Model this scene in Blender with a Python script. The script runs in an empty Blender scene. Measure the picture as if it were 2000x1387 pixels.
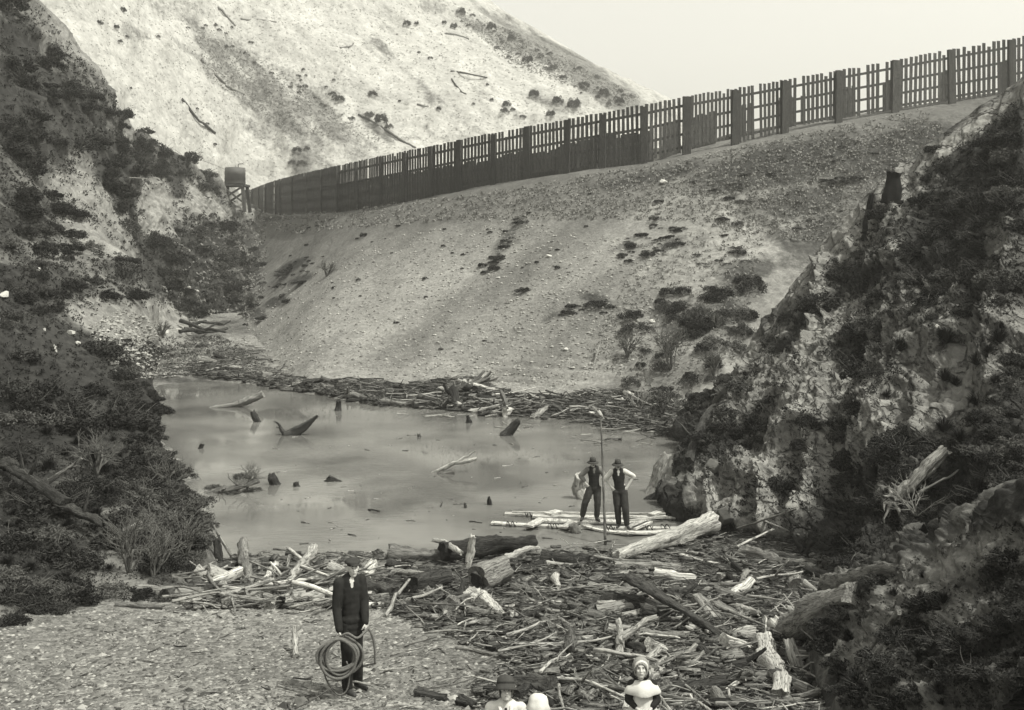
import bpy, math, random
import numpy as np
from mathutils import Vector, Matrix
from mathutils.bvhtree import BVHTree
RS = random.Random(11)
NR = np.random.RandomState(7)
SC = bpy.context.scene
COL = SC.collection
F, HC, HY = 2100.0, 7.0, 500.0        # focal length (photo px), camera height over the pond, horizon row

def P(px, py, d):
    return np.array(((px - 1000.0) / F * d, d, HC + (HY - py) / F * d))

# ------------------------------------------------------------------ noise
def _h(ix, iy, iz, s):
    n = (ix * 374761393 + iy * 668265263 + iz * 2147483647 + s * 974634777) & 0xFFFFFFFF
    n = ((n ^ (n >> 13)) * 1274126177) & 0xFFFFFFFF
    n = ((n ^ (n >> 16)) * 2246822519) & 0xFFFFFFFF
    return ((n ^ (n >> 15)) & 0xFFFFFF).astype(np.float64) / 0xFFFFFF
def vnoise(p, s=0):
    i = np.floor(p).astype(np.int64); f = p - i
    f = f * f * f * (f * (f * 6 - 15) + 10)
    r = 0
    for dx in (0, 1):
        wx = f[:, 0] if dx else 1 - f[:, 0]
        for dy in (0, 1):
            wy = f[:, 1] if dy else 1 - f[:, 1]
            for dz in (0, 1):
                wz = f[:, 2] if dz else 1 - f[:, 2]
                r = r + wx * wy * wz * _h(i[:, 0] + dx, i[:, 1] + dy, i[:, 2] + dz, s)
    return r * 2 - 1
def fbm(p, octv=4, gain=.5, s=0):
    a, r, t = 1.0, 0, 0
    q = np.array(p, dtype=np.float64)
    for k in range(octv):
        r = r + a * vnoise(q + 17.3 * k, s + k); t += a; a *= gain; q = q * 2.03
    return r / t
def ridged(p, octv=4, gain=.5, s=0):
    a, r, t = 1.0, 0, 0
    q = np.array(p, dtype=np.float64)
    for k in range(octv):
        r = r + a * (1 - 2 * np.abs(vnoise(q + 9.1 * k, s + k))); t += a; a *= gain; q = q * 2.1
    return r / t
def worley(p, s=0):
    i = np.floor(p).astype(np.int64); f1 = np.full(len(p), 9.); f2 = np.full(len(p), 9.); rc = np.zeros(len(p)); tl = np.zeros(len(p))
    for dx in (-1, 0, 1):
        for dy in (-1, 0, 1):
            for dz in (-1, 0, 1):
                c = i + (dx, dy, dz)
                q = c + np.stack([_h(c[:, 0], c[:, 1], c[:, 2], s + k) for k in range(3)], 1)
                d = np.sqrt(((p - q) ** 2).sum(1)); m = d < f1
                f2 = np.where(m, f1, np.minimum(f2, d)); f1 = np.where(m, d, f1)
                r = [_h(c[:, 0], c[:, 1], c[:, 2], s + 5 + k) for k in range(4)]
                rc = np.where(m, r[0], rc); tl = np.where(m, ((p - q) * (np.stack(r[1:], 1) - .5)).sum(1), tl)
    return f1, f2, rc, tl
def smooth(a, b, x):
    t = np.clip((x - a) / (b - a), 0, 1); return t * t * (3 - 2 * t)
def polysd(x, y, poly):
    x = np.asarray(x, float); y = np.asarray(y, float)
    d = np.full(x.shape, 1e18); ins = np.zeros(x.shape, bool)
    n = len(poly)
    for k in range(n):
        ax, ay = poly[k]; bx, by = poly[(k + 1) % n]
        ex, ey = bx - ax, by - ay
        t = np.clip(((x - ax) * ex + (y - ay) * ey) / (ex * ex + ey * ey + 1e-12), 0, 1)
        d = np.minimum(d, (x - ax - t * ex) ** 2 + (y - ay - t * ey) ** 2)
        c = ((ay > y) != (by > y))
        with np.errstate(divide='ignore', invalid='ignore'):
            ins ^= c & (x < (bx - ax) * (y - ay) / (by - ay + 1e-12) + ax)
    return np.where(ins, -np.sqrt(d), np.sqrt(d))

# ------------------------------------------------------------------ mesh helpers
def tag(o, label=None, cat=None, group=None, kind=None):
    if label: o['label'] = label
    if cat: o['category'] = cat
    if group: o['group'] = group
    if kind: o['kind'] = kind
    return o
def mesh_np(name, V, Fc, mats, parent=None, attrs=None, smooth_=True, mi=None):
    """V (n,3); Fc: int array (m,k) or list of such arrays"""
    me = bpy.data.meshes.new(name)
    if not isinstance(Fc, list): Fc = [Fc]
    Fc = [f for f in Fc if len(f)]
    nl = sum(f.size for f in Fc); nf = sum(len(f) for f in Fc)
    me.vertices.add(len(V)); me.loops.add(nl); me.polygons.add(nf)
    me.vertices.foreach_set('co', np.ascontiguousarray(V, dtype=np.float32).ravel())
    me.loops.foreach_set('vertex_index', np.concatenate([f.ravel() for f in Fc]).astype(np.int32))
    tot = np.concatenate([np.full(len(f), f.shape[1]) for f in Fc]); st = np.concatenate([[0], np.cumsum(tot)[:-1]])
    me.polygons.foreach_set('loop_start', st.astype(np.int32))
    me.polygons.foreach_set('use_smooth', np.full(nf, smooth_, dtype=bool))
    if mi is not None: me.polygons.foreach_set('material_index', np.asarray(mi, dtype=np.int32))
    for k, a in (attrs or {}).items():
        a = np.asarray(a, dtype=np.float32)
        if a.ndim == 2: at = me.attributes.new(k, 'FLOAT_VECTOR', 'POINT'); at.data.foreach_set('vector', a.ravel())
        else: at = me.attributes.new(k, 'FLOAT', 'POINT'); at.data.foreach_set('value', a)
    me.update(calc_edges=True); me.validate()
    for m in (mats if isinstance(mats, (list, tuple)) else [mats]): me.materials.append(m)
    o = bpy.data.objects.new(name, me); COL.objects.link(o)
    if parent: o.parent = parent
    return o
def empty(name, loc=(0, 0, 0), rz=0.0):
    o = bpy.data.objects.new(name, None); COL.objects.link(o)
    o.location = loc; o.rotation_euler = (0, 0, rz); o.empty_display_size = .2
    return o
class MB:
    def __init__(s): s.v = []; s.q = []; s.t = []; s.tone = []; s.g = []; s.n = 0
    def add(s, V, Q=None, T=None, tone=0.5, grain=None):
        V = np.asarray(V, float).reshape(-1, 3)
        s.g.append(V if grain is None else grain)
        s.v.append(V)
        if Q is not None and len(Q): s.q.append(np.asarray(Q, int) + s.n)
        if T is not None and len(T): s.t.append(np.asarray(T, int) + s.n)
        s.tone.append(np.full(len(V), tone) if np.isscalar(tone) else np.asarray(tone)); s.n += len(V)
    def build(s, name, mats, parent=None, smooth_=True):
        Fc = []
        if s.q: Fc.append(np.concatenate(s.q))
        if s.t: Fc.append(np.concatenate(s.t))
        return mesh_np(name, np.concatenate(s.v), Fc, mats, parent, {'tone': np.concatenate(s.tone), 'grain': np.concatenate(s.g)}, smooth_)
    def box(s, c, size, R=None, tone=.5):
        h = np.array(size) / 2; ax = int(np.argmax(h)); gs = np.ones(3) * 2.0; gs[ax] = .3
        V = np.array([(x, y, z) for x in (-1, 1) for y in (-1, 1) for z in (-1, 1)]) * h
        G_ = V * gs + np.array(c) * 3.7
        if R is not None: V = V @ np.asarray(R).T
        s.add(V + np.array(c), [(0, 1, 3, 2), (4, 6, 7, 5), (0, 4, 5, 1), (2, 3, 7, 6), (0, 2, 6, 4), (1, 5, 7, 3)], None, tone, G_)
    def beam(s, a, b, w, h, tone=.5, up=(0, 0, 1)):
        a = np.array(a, float); b = np.array(b, float); d = b - a; L = np.linalg.norm(d); d /= L
        u = np.array(up, float); r = np.cross(d, u); r /= np.linalg.norm(r); u = np.cross(r, d)
        s.box((a + b) / 2, (L, w, h), np.array([d, r, u]).T, tone)
    def tube(s, pts, rad, sides=8, tone=.5, rough=0, seed=0, caps=True, flat=1.0):
        pts = np.asarray(pts, float); n = len(pts)
        rad = np.full(n, rad) if np.isscalar(rad) else np.asarray(rad, float)
        T = np.gradient(pts, axis=0); T /= np.linalg.norm(T, axis=1)[:, None] + 1e-9
        ref = np.array((0, 0, 1.)) if abs(T[0][2]) < .9 else np.array((1., 0, 0))
        U = []; u = np.cross(T[0], ref); u /= np.linalg.norm(u)
        for k in range(n):
            u = u - T[k] * np.dot(u, T[k]); u /= np.linalg.norm(u) + 1e-9; U.append(u)
        U = np.array(U); W = np.cross(T, U)
        a = np.linspace(0, 2 * np.pi, sides, endpoint=False)
        R = np.repeat(rad[:, None], sides, 1)
        L = np.concatenate([[0], np.cumsum(np.linalg.norm(np.diff(pts, axis=0), axis=1))]); rm = max(rad.max(), .01)
        GR = np.stack([np.repeat(L[:, None], sides, 1) * .25, np.repeat(rm * np.cos(a)[None] * 1.8, n, 0), np.repeat(rm * np.sin(a)[None] * 1.8, n, 0)], -1).reshape(-1, 3) + (seed * 1.37 % 50)
        if rough:
            sc = 1.0 / max(rad.max(), 1e-3)
            q = np.stack([np.repeat(L[:, None], sides, 1) * sc * .35, np.cos(a)[None] * 1.6 + np.zeros((n, 1)), np.sin(a)[None] * 1.6 + np.zeros((n, 1))], -1).reshape(-1, 3)
            R = R * (1 + rough * fbm(q + seed * 7.7, 3, .6).reshape(n, sides))
            if sides > 9: R = R * (1 + .10 * rough / .22 * (ridged(q * (1.2, 2.6, 2.6) + seed * 3.3, 2).reshape(n, sides) - .3) + .07 * np.cos(a * 3 + seed) + .05 * np.cos(a * 5 + 2 * seed))
        V = pts[:, None] + R[..., None] * (np.cos(a)[None, :, None] * U[:, None] + flat * np.sin(a)[None, :, None] * W[:, None])
        i = np.arange(n - 1)[:, None] * sides; j = np.arange(sides)[None]; j2 = (j + 1) % sides
        Q = np.stack([i + j, i + j2, i + sides + j2, i + sides + j], -1).reshape(-1, 4)
        if rough and sides > 6:
            jg = fbm(np.stack([np.cos(a) * 2.2 + seed, np.sin(a) * 2.2, a * 0 + seed * .7], 1), 3, .7)
            V[0] -= T[0] * (min(rad[0] * 1.3, .09) * jg)[:, None]; V[-1] += T[-1] * (min(rad[-1] * 1.6, .12) * jg[::-1])[:, None]
        V = V.reshape(-1, 3); Tt = []
        if caps and sides > 6 and rough:
            m = len(V); i0 = V[:sides]; i1 = V[-sides:]; c0 = i0.mean(0); c1 = i1.mean(0); GR = np.concatenate([GR, i0 * 2, i1 * 2, [c0 * 2], [c1 * 2]])
            V = np.concatenate([V, i0, i1, [c0 + T[0] * rad[0] * .12], [c1 - T[-1] * rad[-1] * .12]]); z = m + 2 * sides
            Tt = [(z, m + (k + 1) % sides, m + k) for k in range(sides)] + [(z + 1, m + sides + k, m + sides + (k + 1) % sides) for k in range(sides)]
        elif caps:
            GR = np.concatenate([GR, GR[:1], GR[-1:]]); c0 = len(V); V = np.concatenate([V, pts[:1] - T[0] * rad[0] * .15, pts[-1:] + T[-1] * rad[-1] * .15])
            Tt = [(c0, (k + 1) % sides, k) for k in range(sides)] + [(c0 + 1, (n - 1) * sides + k, (n - 1) * sides + (k + 1) % sides) for k in range(sides)]
        s.add(V, Q, Tt, tone, GR)
    def lathe(s, prof, c=(0, 0, 0), sides=20, sx=1, sy=1, tone=.5, wob=0, wn=7):
        a = np.linspace(0, 2 * np.pi, sides, endpoint=False)
        pr = np.array(prof, float); n = len(pr)
        rr = pr[:, 0][:, None] * (1 + wob * np.cos(a * wn)[None] * np.linspace(1, 0, n)[:, None])
        V = np.stack([rr * np.cos(a) * sx, rr * np.sin(a) * sy, np.repeat(pr[:, 1][:, None], sides, 1)], -1).reshape(-1, 3)
        i = np.arange(n - 1)[:, None] * sides; j = np.arange(sides)[None]; j2 = (j + 1) % sides
        Q = np.stack([i + j, i + j2, i + sides + j2, i + sides + j], -1).reshape(-1, 4)
        s.add(V + np.array(c), Q, None, tone)

# ------------------------------------------------------------------ materials (monochrome print, faintly warm)
def g(v, a=1): return (v, v * .99, v * .93, a)
def mat_base(name):
    m = bpy.data.materials.new(name); m.use_nodes = True
    nt = m.node_tree; b = nt.nodes['Principled BSDF']; return m, nt, b
def nd(nt, t, **kw):
    n = nt.nodes.new(t)
    for k, v in kw.items():
        if k in n.inputs: n.inputs[k].default_value = v
        else: setattr(n, k, v)
    return n
def ramp(nt, src, stops):
    r = nt.nodes.new('ShaderNodeValToRGB'); nt.links.new(src, r.inputs[0])
    e = r.color_ramp.elements
    while len(e) < len(stops): e.new(.5)
    for k, (p, v) in enumerate(stops): e[k].position = p; e[k].color = g(v)
    return r
def noise(nt, co, scale, detail=6, rough=.6, dist=0.0):
    n = nd(nt, 'ShaderNodeTexNoise', Scale=scale, Detail=detail, Roughness=rough, Distortion=dist)
    nt.links.new(co, n.inputs['Vector']); return n.outputs['Fac']
def mixc(nt, f, a, b):
    m = nt.nodes.new('ShaderNodeMix'); m.data_type = 'RGBA'
    for sock, v in ((m.inputs[0], f), (m.inputs[6], a), (m.inputs[7], b)):
        if isinstance(v, (int, float)): sock.default_value = v
        elif isinstance(v, tuple): sock.default_value = v
        else: nt.links.new(v, sock)
    return m.outputs[2]
def mth(nt, op, a, b=0.0, clamp=False):
    m = nt.nodes.new('ShaderNodeMath'); m.operation = op; m.use_clamp = clamp
    for sock, v in ((m.inputs[0], a), (m.inputs[1], b)):
        if isinstance(v, (int, float)): sock.default_value = v
        else: nt.links.new(v, sock)
    return m.outputs[0]
def ground_mat(name, lo, hi, veg, sc=1.0, peb=6.0, pebamt=.5, bump=.5, vegsc=1.2, stretch=None, bd=.05, crack=0):
    m, nt, b = mat_base(name)
    tc = nt.nodes.new('ShaderNodeTexCoord'); co = tc.outputs['Object']
    if stretch:
        mp = nt.nodes.new('ShaderNodeMapping'); nt.links.new(co, mp.inputs[0])
        mp.inputs['Rotation'].default_value = stretch[0]; mp.inputs['Scale'].default_value = stretch[1]; co2 = mp.outputs[0]
    else: co2 = co
    n1 = noise(nt, co2, sc, 9, .68, .4); n2 = noise(nt, co, sc * 7, 6, .7)
    mx = mth(nt, 'ADD', mth(nt, 'MULTIPLY', n1, .65), mth(nt, 'MULTIPLY', n2, .35))
    base = ramp(nt, mx, [(.36, lo), (.5, (lo + hi) / 2), (.62, hi)]).outputs[0]
    vo = nd(nt, 'ShaderNodeTexVoronoi', Scale=peb); nt.links.new(co, vo.inputs['Vector'])
    vo2 = nd(nt, 'ShaderNodeTexVoronoi', Scale=peb * 2.7); nt.links.new(co, vo2.inputs['Vector'])
    def bw(c):
        r = nt.nodes.new('ShaderNodeSeparateColor'); nt.links.new(c, r.inputs[0]); return r.outputs[0]
    pc = mth(nt, 'ADD', mth(nt, 'MULTIPLY', bw(vo.outputs['Color']), .5), mth(nt, 'MULTIPLY', bw(vo2.outputs['Color']), .5))
    pr = ramp(nt, pc, [(.1, lo * .45), (.5, (lo + hi) / 2), (.92, min(.8, hi * 1.5))]).outputs[0]
    base = mixc(nt, pebamt, base, pr)
    ckh = 0.0
    if crack:
        wv = nt.nodes.new('ShaderNodeVectorMath'); wv.operation = 'ADD'; nt.links.new(co, wv.inputs[0])
        wn = nd(nt, 'ShaderNodeTexNoise', Scale=1.2, Detail=4); nt.links.new(co, wn.inputs['Vector']); nt.links.new(wn.outputs['Color'], wv.inputs[1])
        vs = nt.nodes.new('ShaderNodeMapping'); vs.inputs['Scale'].default_value = (1, 1, .5); vs.inputs['Rotation'].default_value = (.3, .5, 0); nt.links.new(wv.outputs[0], vs.inputs[0])
        ve = nd(nt, 'ShaderNodeTexVoronoi', Scale=crack); ve.feature = 'DISTANCE_TO_EDGE'; nt.links.new(vs.outputs[0], ve.inputs['Vector'])
        ckh = mth(nt, 'MULTIPLY', mth(nt, 'SUBTRACT', .06, ve.outputs['Distance']), 14, True)
        base = mixc(nt, mth(nt, 'MULTIPLY', ckh, .3), base, g(lo * .4))
    at = nt.nodes.new('ShaderNodeAttribute'); at.attribute_name = 'veg'
    vn = noise(nt, co, vegsc, 8, .72, .3); vn2 = noise(nt, co, vegsc * 6, 5, .7)
    vm = mth(nt, 'ADD', mth(nt, 'MULTIPLY', vn, .6), mth(nt, 'MULTIPLY', vn2, .4))
    vf = mth(nt, 'MULTIPLY', mth(nt, 'SUBTRACT', mth(nt, 'ADD', vm, mth(nt, 'MULTIPLY', mth(nt, 'SUBTRACT', at.outputs['Fac'], .5), .75)), .44), 4.6, True)
    vc = ramp(nt, n2, [(.35, veg * .5), (.65, veg * 1.6)]).outputs[0]
    col = mixc(nt, vf, base, vc)
    a2 = nt.nodes.new('ShaderNodeAttribute'); a2.attribute_name = 'tone'
    hs = nt.nodes.new('ShaderNodeVectorMath'); hs.operation = 'SCALE'; nt.links.new(col, hs.inputs[0]); nt.links.new(a2.outputs['Fac'], hs.inputs['Scale'])
    nt.links.new(hs.outputs[0], b.inputs['Base Color'])
    b.inputs['Roughness'].default_value = .92; b.inputs['Specular IOR Level'].default_value = .2
    hgt = mth(nt, 'ADD', mth(nt, 'MULTIPLY', mx, 1.2), mth(nt, 'MULTIPLY', vo.outputs['Distance'], -.5))
    if crack: hgt = mth(nt, 'SUBTRACT', hgt, ckh)
    bp = nd(nt, 'ShaderNodeBump', Strength=bump, Distance=bd); nt.links.new(hgt, bp.inputs['Height']); nt.links.new(bp.outputs[0], b.inputs['Normal'])
    return m
def wood_mat(name, lo, hi, attr=False, bark=0.0, rand=True, scale=3.0):
    m, nt, b = mat_base(name)
    ga = nt.nodes.new('ShaderNodeAttribute'); ga.attribute_name = 'grain'; co = ga.outputs['Vector']
    n1 = noise(nt, co, scale * 1.3, 6, .65, .6); n2 = noise(nt, co, scale * 8, 6, .75, .3)
    mx = mth(nt, 'ADD', mth(nt, 'MULTIPLY', n1, .5), mth(nt, 'MULTIPLY', n2, .5))
    if attr:
        at = nt.nodes.new('ShaderNodeAttribute'); at.attribute_name = 'tone'; rnd = at.outputs['Fac']
    elif rand:
        oi = nt.nodes.new('ShaderNodeObjectInfo'); rnd = mth(nt, 'ADD', mth(nt, 'MULTIPLY', oi.outputs['Random'], .6), .2)
    else: rnd = .5
    f = mth(nt, 'ADD', mth(nt, 'MULTIPLY', mth(nt, 'SUBTRACT', mx, .5), 3.4), rnd, True)
    c = ramp(nt, f, [(0, lo), (.5, (lo * .6 + hi * .4)), (1, hi)]).outputs[0]
    cr = nd(nt, 'ShaderNodeTexNoise', Scale=scale * 5, Detail=3, Roughness=.5); nt.links.new(co, cr.inputs['Vector'])
    ck = mth(nt, 'MULTIPLY', mth(nt, 'SUBTRACT', .035, mth(nt, 'ABSOLUTE', mth(nt, 'SUBTRACT', cr.outputs['Fac'], .5))), 30, True)
    c = mixc(nt, mth(nt, 'MULTIPLY', ck, .7), c, g(lo * .35))
    if bark:
        bn = noise(nt, co, scale * 1.7, 7, .75, .5)
        bf = mth(nt, 'MULTIPLY', mth(nt, 'SUBTRACT', bn, 1 - bark), 8, True)
        c = mixc(nt, bf, c, g(lo * .5))
    nt.links.new(c, b.inputs['Base Color'])
    b.inputs['Roughness'].default_value = .9; b.inputs['Specular IOR Level'].default_value = .2
    hh = mth(nt, 'SUBTRACT', mx, mth(nt, 'MULTIPLY', ck, .5))
    bp = nd(nt, 'ShaderNodeBump', Strength=.9, Distance=.05); nt.links.new(hh, bp.inputs['Height']); nt.links.new(bp.outputs[0], b.inputs['Normal'])
    return m
def plain(name, v, rough=.85, var=.35, scale=8.0, bump=.3, spec=.25, bd=.01, rnd=0.0):
    m, nt, b = mat_base(name)
    tc = nt.nodes.new('ShaderNodeTexCoord')
    n = noise(nt, tc.outputs['Object'], scale, 5, .6)
    if rnd:
        oi = nt.nodes.new('ShaderNodeObjectInfo')
        n = mth(nt, 'ADD', n, mth(nt, 'MULTIPLY', mth(nt, 'SUBTRACT', oi.outputs['Random'], .5), rnd))
    c = ramp(nt, n, [(.25, v * (1 - var)), (.75, v * (1 + var))]).outputs[0]
    nt.links.new(c, b.inputs['Base Color']); b.inputs['Roughness'].default_value = rough; b.inputs['Specular IOR Level'].default_value = spec
    bp = nd(nt, 'ShaderNodeBump', Strength=bump, Distance=bd); nt.links.new(n, bp.inputs['Height']); nt.links.new(bp.outputs[0], b.inputs['Normal'])
    return m
M = {}
M['leaf'] = plain('leaf', .018, .8, .5, 2.5, 0, .2, rnd=.5)
M['leafmid'] = plain('leaf_mid', .055, .8, .5, 2.5, 0, .2, rnd=.5)
M['leafpale'] = plain('leaf_pale', .15, .8, .4, 2.5, 0, .2, rnd=.4)
M['twig'] = plain('twig', .10, .9, .4, 5, .2, .1)
M['twigpale'] = plain('twig_pale', .22, .9, .3, 5, .2, .1)
M['grass'] = ground_mat('grass_blades', .05, .14, .05, .8, 3, .2, 0)
M['wood'] = wood_mat('driftwood', .05, .42)
M['woodpale'] = wood_mat('bleached_wood', .22, .62, bark=.36)
M['woodgrey'] = wood_mat('grey_wood', .09, .34, bark=.45)
M['wooddark'] = wood_mat('wet_bark', .014, .10, bark=.45)
M['woodattr'] = wood_mat('driftwood_litter', .022, .48, attr=True)
M['stoneattr'] = plain('pebble_stone', .24, .9, .5, 9, .3, .1)
sm_ = M['stoneattr'].node_tree; at_ = sm_.nodes.new('ShaderNodeAttribute'); at_.attribute_name = 'tone'; rp_ = ramp(sm_, at_.outputs['Fac'], [(0, .04), (.6, .14), (1, .33)]); sm_.links.new(rp_.outputs[0], sm_.nodes['Principled BSDF'].inputs['Base Color'])
M['rock'] = plain('pale_rock', .42, .9, .2, 3, .6, .1, .05)
M['plank'] = wood_mat('sawn_plank', .34, .72, scale=2)
M['fence'] = wood_mat('tarred_timber', .035, .11, scale=2)
M['post'] = wood_mat('post_timber', .035, .095, scale=2)
M['tank'] = plain('tank_iron', .08, .7, .3, 2, .3, .3)
M['skin'] = plain('skin', .42, .6, .1, 10, .1, .3)
M['skindark'] = plain('face_features', .05, .6, .1, 10, .1, .3)  # dark eyes, brows, mouth line and moustache
M['black'] = plain('black_wool', .02, .9, .3, 14, .4, .1)
M['dark'] = plain('dark_wool', .035, .9, .3, 14, .4, .1)
M['trouser'] = plain('trouser_cloth', .045, .9, .35, 10, .5, .1, .02)
M['greycloth'] = plain('grey_shirt', .16, .9, .25, 12, .5, .1)
M['white'] = plain('white_cotton', .52, .9, .12, 9, .5, .1, .02)
M['hat'] = plain('felt_hat', .05, .9, .2, 14, .2, .1)
M['knit'] = plain('knitted_wool', .22, .9, .25, 60, .6, .1)
M['rope'] = plain('hemp_rope', .12, .9, .4, 60, .8, .1)
M['char'] = plain('charred_wood', .012, .9, .3, 6, .5, .1, .04)
M['boot'] = plain('boot_leather', .03, .6, .3, 12, .3, .4)
M['hair'] = plain('hair', .02, .6, .3, 30, .4, .3)

# ------------------------------------------------------------------ terrain patches
def catmull(C, n, axis):
    """C: control array; resample to n along axis with uniform Catmull-Rom"""
    C = np.moveaxis(C, axis, 0); m = len(C)
    E = np.concatenate([2 * C[:1] - C[1:2], C, 2 * C[-1:] - C[-2:-1]])
    t = np.linspace(0, m - 1 - 1e-9, n); i = t.astype(int); f = (t - i).reshape((-1,) + (1,) * (C.ndim - 1))
    p0, p1, p2, p3 = E[i], E[i + 1], E[i + 2], E[i + 3]
    R = .5 * (2 * p1 + (p2 - p0) * f + (2 * p0 - 5 * p1 + 4 * p2 - p3) * f ** 2 + (3 * p1 - p0 - 3 * p2 + p3) * f ** 3)
    return np.moveaxis(R, 0, axis)
def patch(name, C, nv, nu, disp, maskf, mat, flip=False):
    C = np.array(C, float)
    G = catmull(catmull(C, nv, 0), nu, 1)
    du = np.gradient(G, axis=1); dv = np.gradient(G, axis=0)
    N = np.cross(du, dv); N /= np.linalg.norm(N, axis=2)[..., None] + 1e-9
    if N[nv // 2, nu // 2, 2] < 0: N = -N
    vv, uu = np.meshgrid(np.linspace(0, 1, nv), np.linspace(0, 1, nu), indexing='ij')
    S = G.reshape(-1, 3)
    D = disp(S, uu.ravel(), vv.ravel())
    V = S + N.reshape(-1, 3) * D[:, None]
    px = 1000 + F * V[:, 0] / np.maximum(V[:, 1], 1); py = HY - F * (V[:, 2] - HC) / np.maximum(V[:, 1], 1)
    veg, tone = maskf(V, px, py, D)
    i = np.arange(nv - 1)[:, None] * nu; j = np.arange(nu - 1)[None]
    Q = np.stack([i + j, i + j + 1, i + nu + j + 1, i + nu + j], -1).reshape(-1, 4)
    if np.cross(V[Q[0, 1]] - V[Q[0, 0]], V[Q[0, 3]] - V[Q[0, 0]])[2] < 0: Q = Q[:, ::-1]
    o = mesh_np(name, V, Q, mat, None, {'veg': veg, 'tone': tone})
    tag(o, kind='structure'); return o, V, Q
SURF = {}

# --- basin: near gravel shore, pond bed, far shore
POND_PX = [(415, 1085), (405, 1020), (372, 935), (330, 880), (285, 830), (262, 790), (310, 752), (400, 742), (540, 755), (700, 785), (850, 798), (1000, 806),
           (1150, 818), (1260, 832), (1350, 850), (1370, 900), (1390, 960), (1420, 1010), (1350, 1050), (1220, 1088), (1060, 1096), (900, 1098), (740, 1112), (600, 1118), (480, 1098)]
POND = [tuple(P(x, y, HC * F / (y - HY))[:2]) for x, y in POND_PX]
DEBRIS = [(360, 1120), (470, 1085), (760, 1080), (1250, 1070), (1420, 1030), (1660, 1060), (1740, 1150), (1680, 1300), (1700, 1500), (960, 1500), (930, 1340), (1000, 1290), (860, 1240), (740, 1190), (560, 1190), (340, 1190)]
FARDEB = [(360, 716), (430, 700), (480, 728), (560, 734), (620, 748), (700, 742), (790, 754), (860, 742), (930, 740), (990, 768), (1080, 776), (1180, 764), (1260, 770), (1350, 800), (1360, 850), (1200, 838), (1100, 820), (960, 812), (860, 800), (740, 796), (640, 770), (560, 764), (470, 744), (390, 738)]
def basin():
    na, nr = 620, 620
    a = np.linspace(math.radians(-36), math.radians(36), na); r = np.geomspace(5.5, 92, nr)
    R, A = np.meshgrid(r, a, indexing='ij')
    x = (R * np.sin(A)).ravel(); y = (R * np.cos(A)).ravel()
    sd = polysd(x, y, POND)
    p = np.stack([x, y, x * 0], 1)
    near = y < 30
    z = np.where(sd > 0, np.where(near, .108 * sd, .09 * sd), .16 * sd)
    z = np.clip(z, -1.2, 2.4)
    px = 1000 + F * x / y; py = HY + F * (HC - z) / y
    db = smooth(25, -15, polysd(px, py, DEBRIS)); fdb = smooth(6, -4, polysd(px, py, FARDEB))
    z += .05 * fbm(p * .8, 4) + .025 * fbm(p * 3.1, 3, s=4) + db * (.10 * np.abs(fbm(p * 1.6, 4, s=9)) + .04 * fbm(p * 6, 2, s=3)) + fdb * .22 * (fbm(p * .9, 4, s=5) + .6)
    V = np.stack([x, y, z], 1)
    veg = .05 + .6 * db + .8 * fdb + .25 * fbm(p * .5, 3, s=2) + .5 * smooth(44, 52, y) * smooth(-13, -17, x)
    wet = smooth(.22, -.02, z)
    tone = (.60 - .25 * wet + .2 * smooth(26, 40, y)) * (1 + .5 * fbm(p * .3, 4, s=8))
    tone *= np.where(y < 26, 1 - .2 * smooth(-2, -9, x), 1)  # near gravel colour darkened towards the left, painting in lens vignetting
    i = np.arange(nr - 1)[:, None] * na; j = np.arange(na - 1)[None]
    Q = np.stack([i + j, i + j + 1, i + na + j + 1, i + na + j], -1).reshape(-1, 4)
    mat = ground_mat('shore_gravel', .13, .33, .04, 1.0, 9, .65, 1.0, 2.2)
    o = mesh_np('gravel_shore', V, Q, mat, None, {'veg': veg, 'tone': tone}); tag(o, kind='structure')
    SURF['shore'] = (V, Q)
basin()

# --- embankment under the fence
FC = [  # px, fence base py, depth, toe py, toe depth
    (430, 404, 185, 688, 80), (500, 409, 172, 696, 70), (540, 419, 140, 705, 66), (600, 418, 114, 722, 60), (660, 416, 98, 735, 57.5), (750, 404, 89, 745, 56.5),
    (850, 384, 84, 752, 55.5), (965, 361, 80.5, 758, 54.5), (1105, 338, 77, 768, 52.5), (1258, 319, 75.5, 785, 50), (1340, 301, 75.5, 800, 48.5), (1430, 283, 76, 810, 47.5),
    (1530, 260, 77.5, 815, 48), (1635, 240, 79.5, 815, 49), (1745, 221, 81, 815, 50), (1858, 203, 82, 815, 51), (1975, 184, 83, 815, 52), (2120, 160, 84, 815, 53), (2300, 130, 85, 815, 54)]
fb = np.array([P(c[0], c[1], c[2]) for c in FC]); tb = np.array([P(c[0], c[3], c[4]) for c in FC])
tg = np.gradient(fb[:, :2], axis=0); tg /= np.linalg.norm(tg, axis=1)[:, None]
bn = np.stack([-tg[:, 1], tg[:, 0], np.zeros(len(tg))], 1)
def row(s, bulge=0): 
    q = tb + (fb - tb) * s; q = q.copy(); q[:, 2] += bulge; return q
rows_ = [row(-.16), row(0, .0), row(.12, .1), row(.3, .1), row(.5, .15), row(.7, .25), row(.88, .35), row(1.0, .0), fb + bn * 3.5 + (0, 0, .1), fb + bn * 8 + (0, 0, .1), fb + bn * 18 + (0, 0, -7)]
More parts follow.
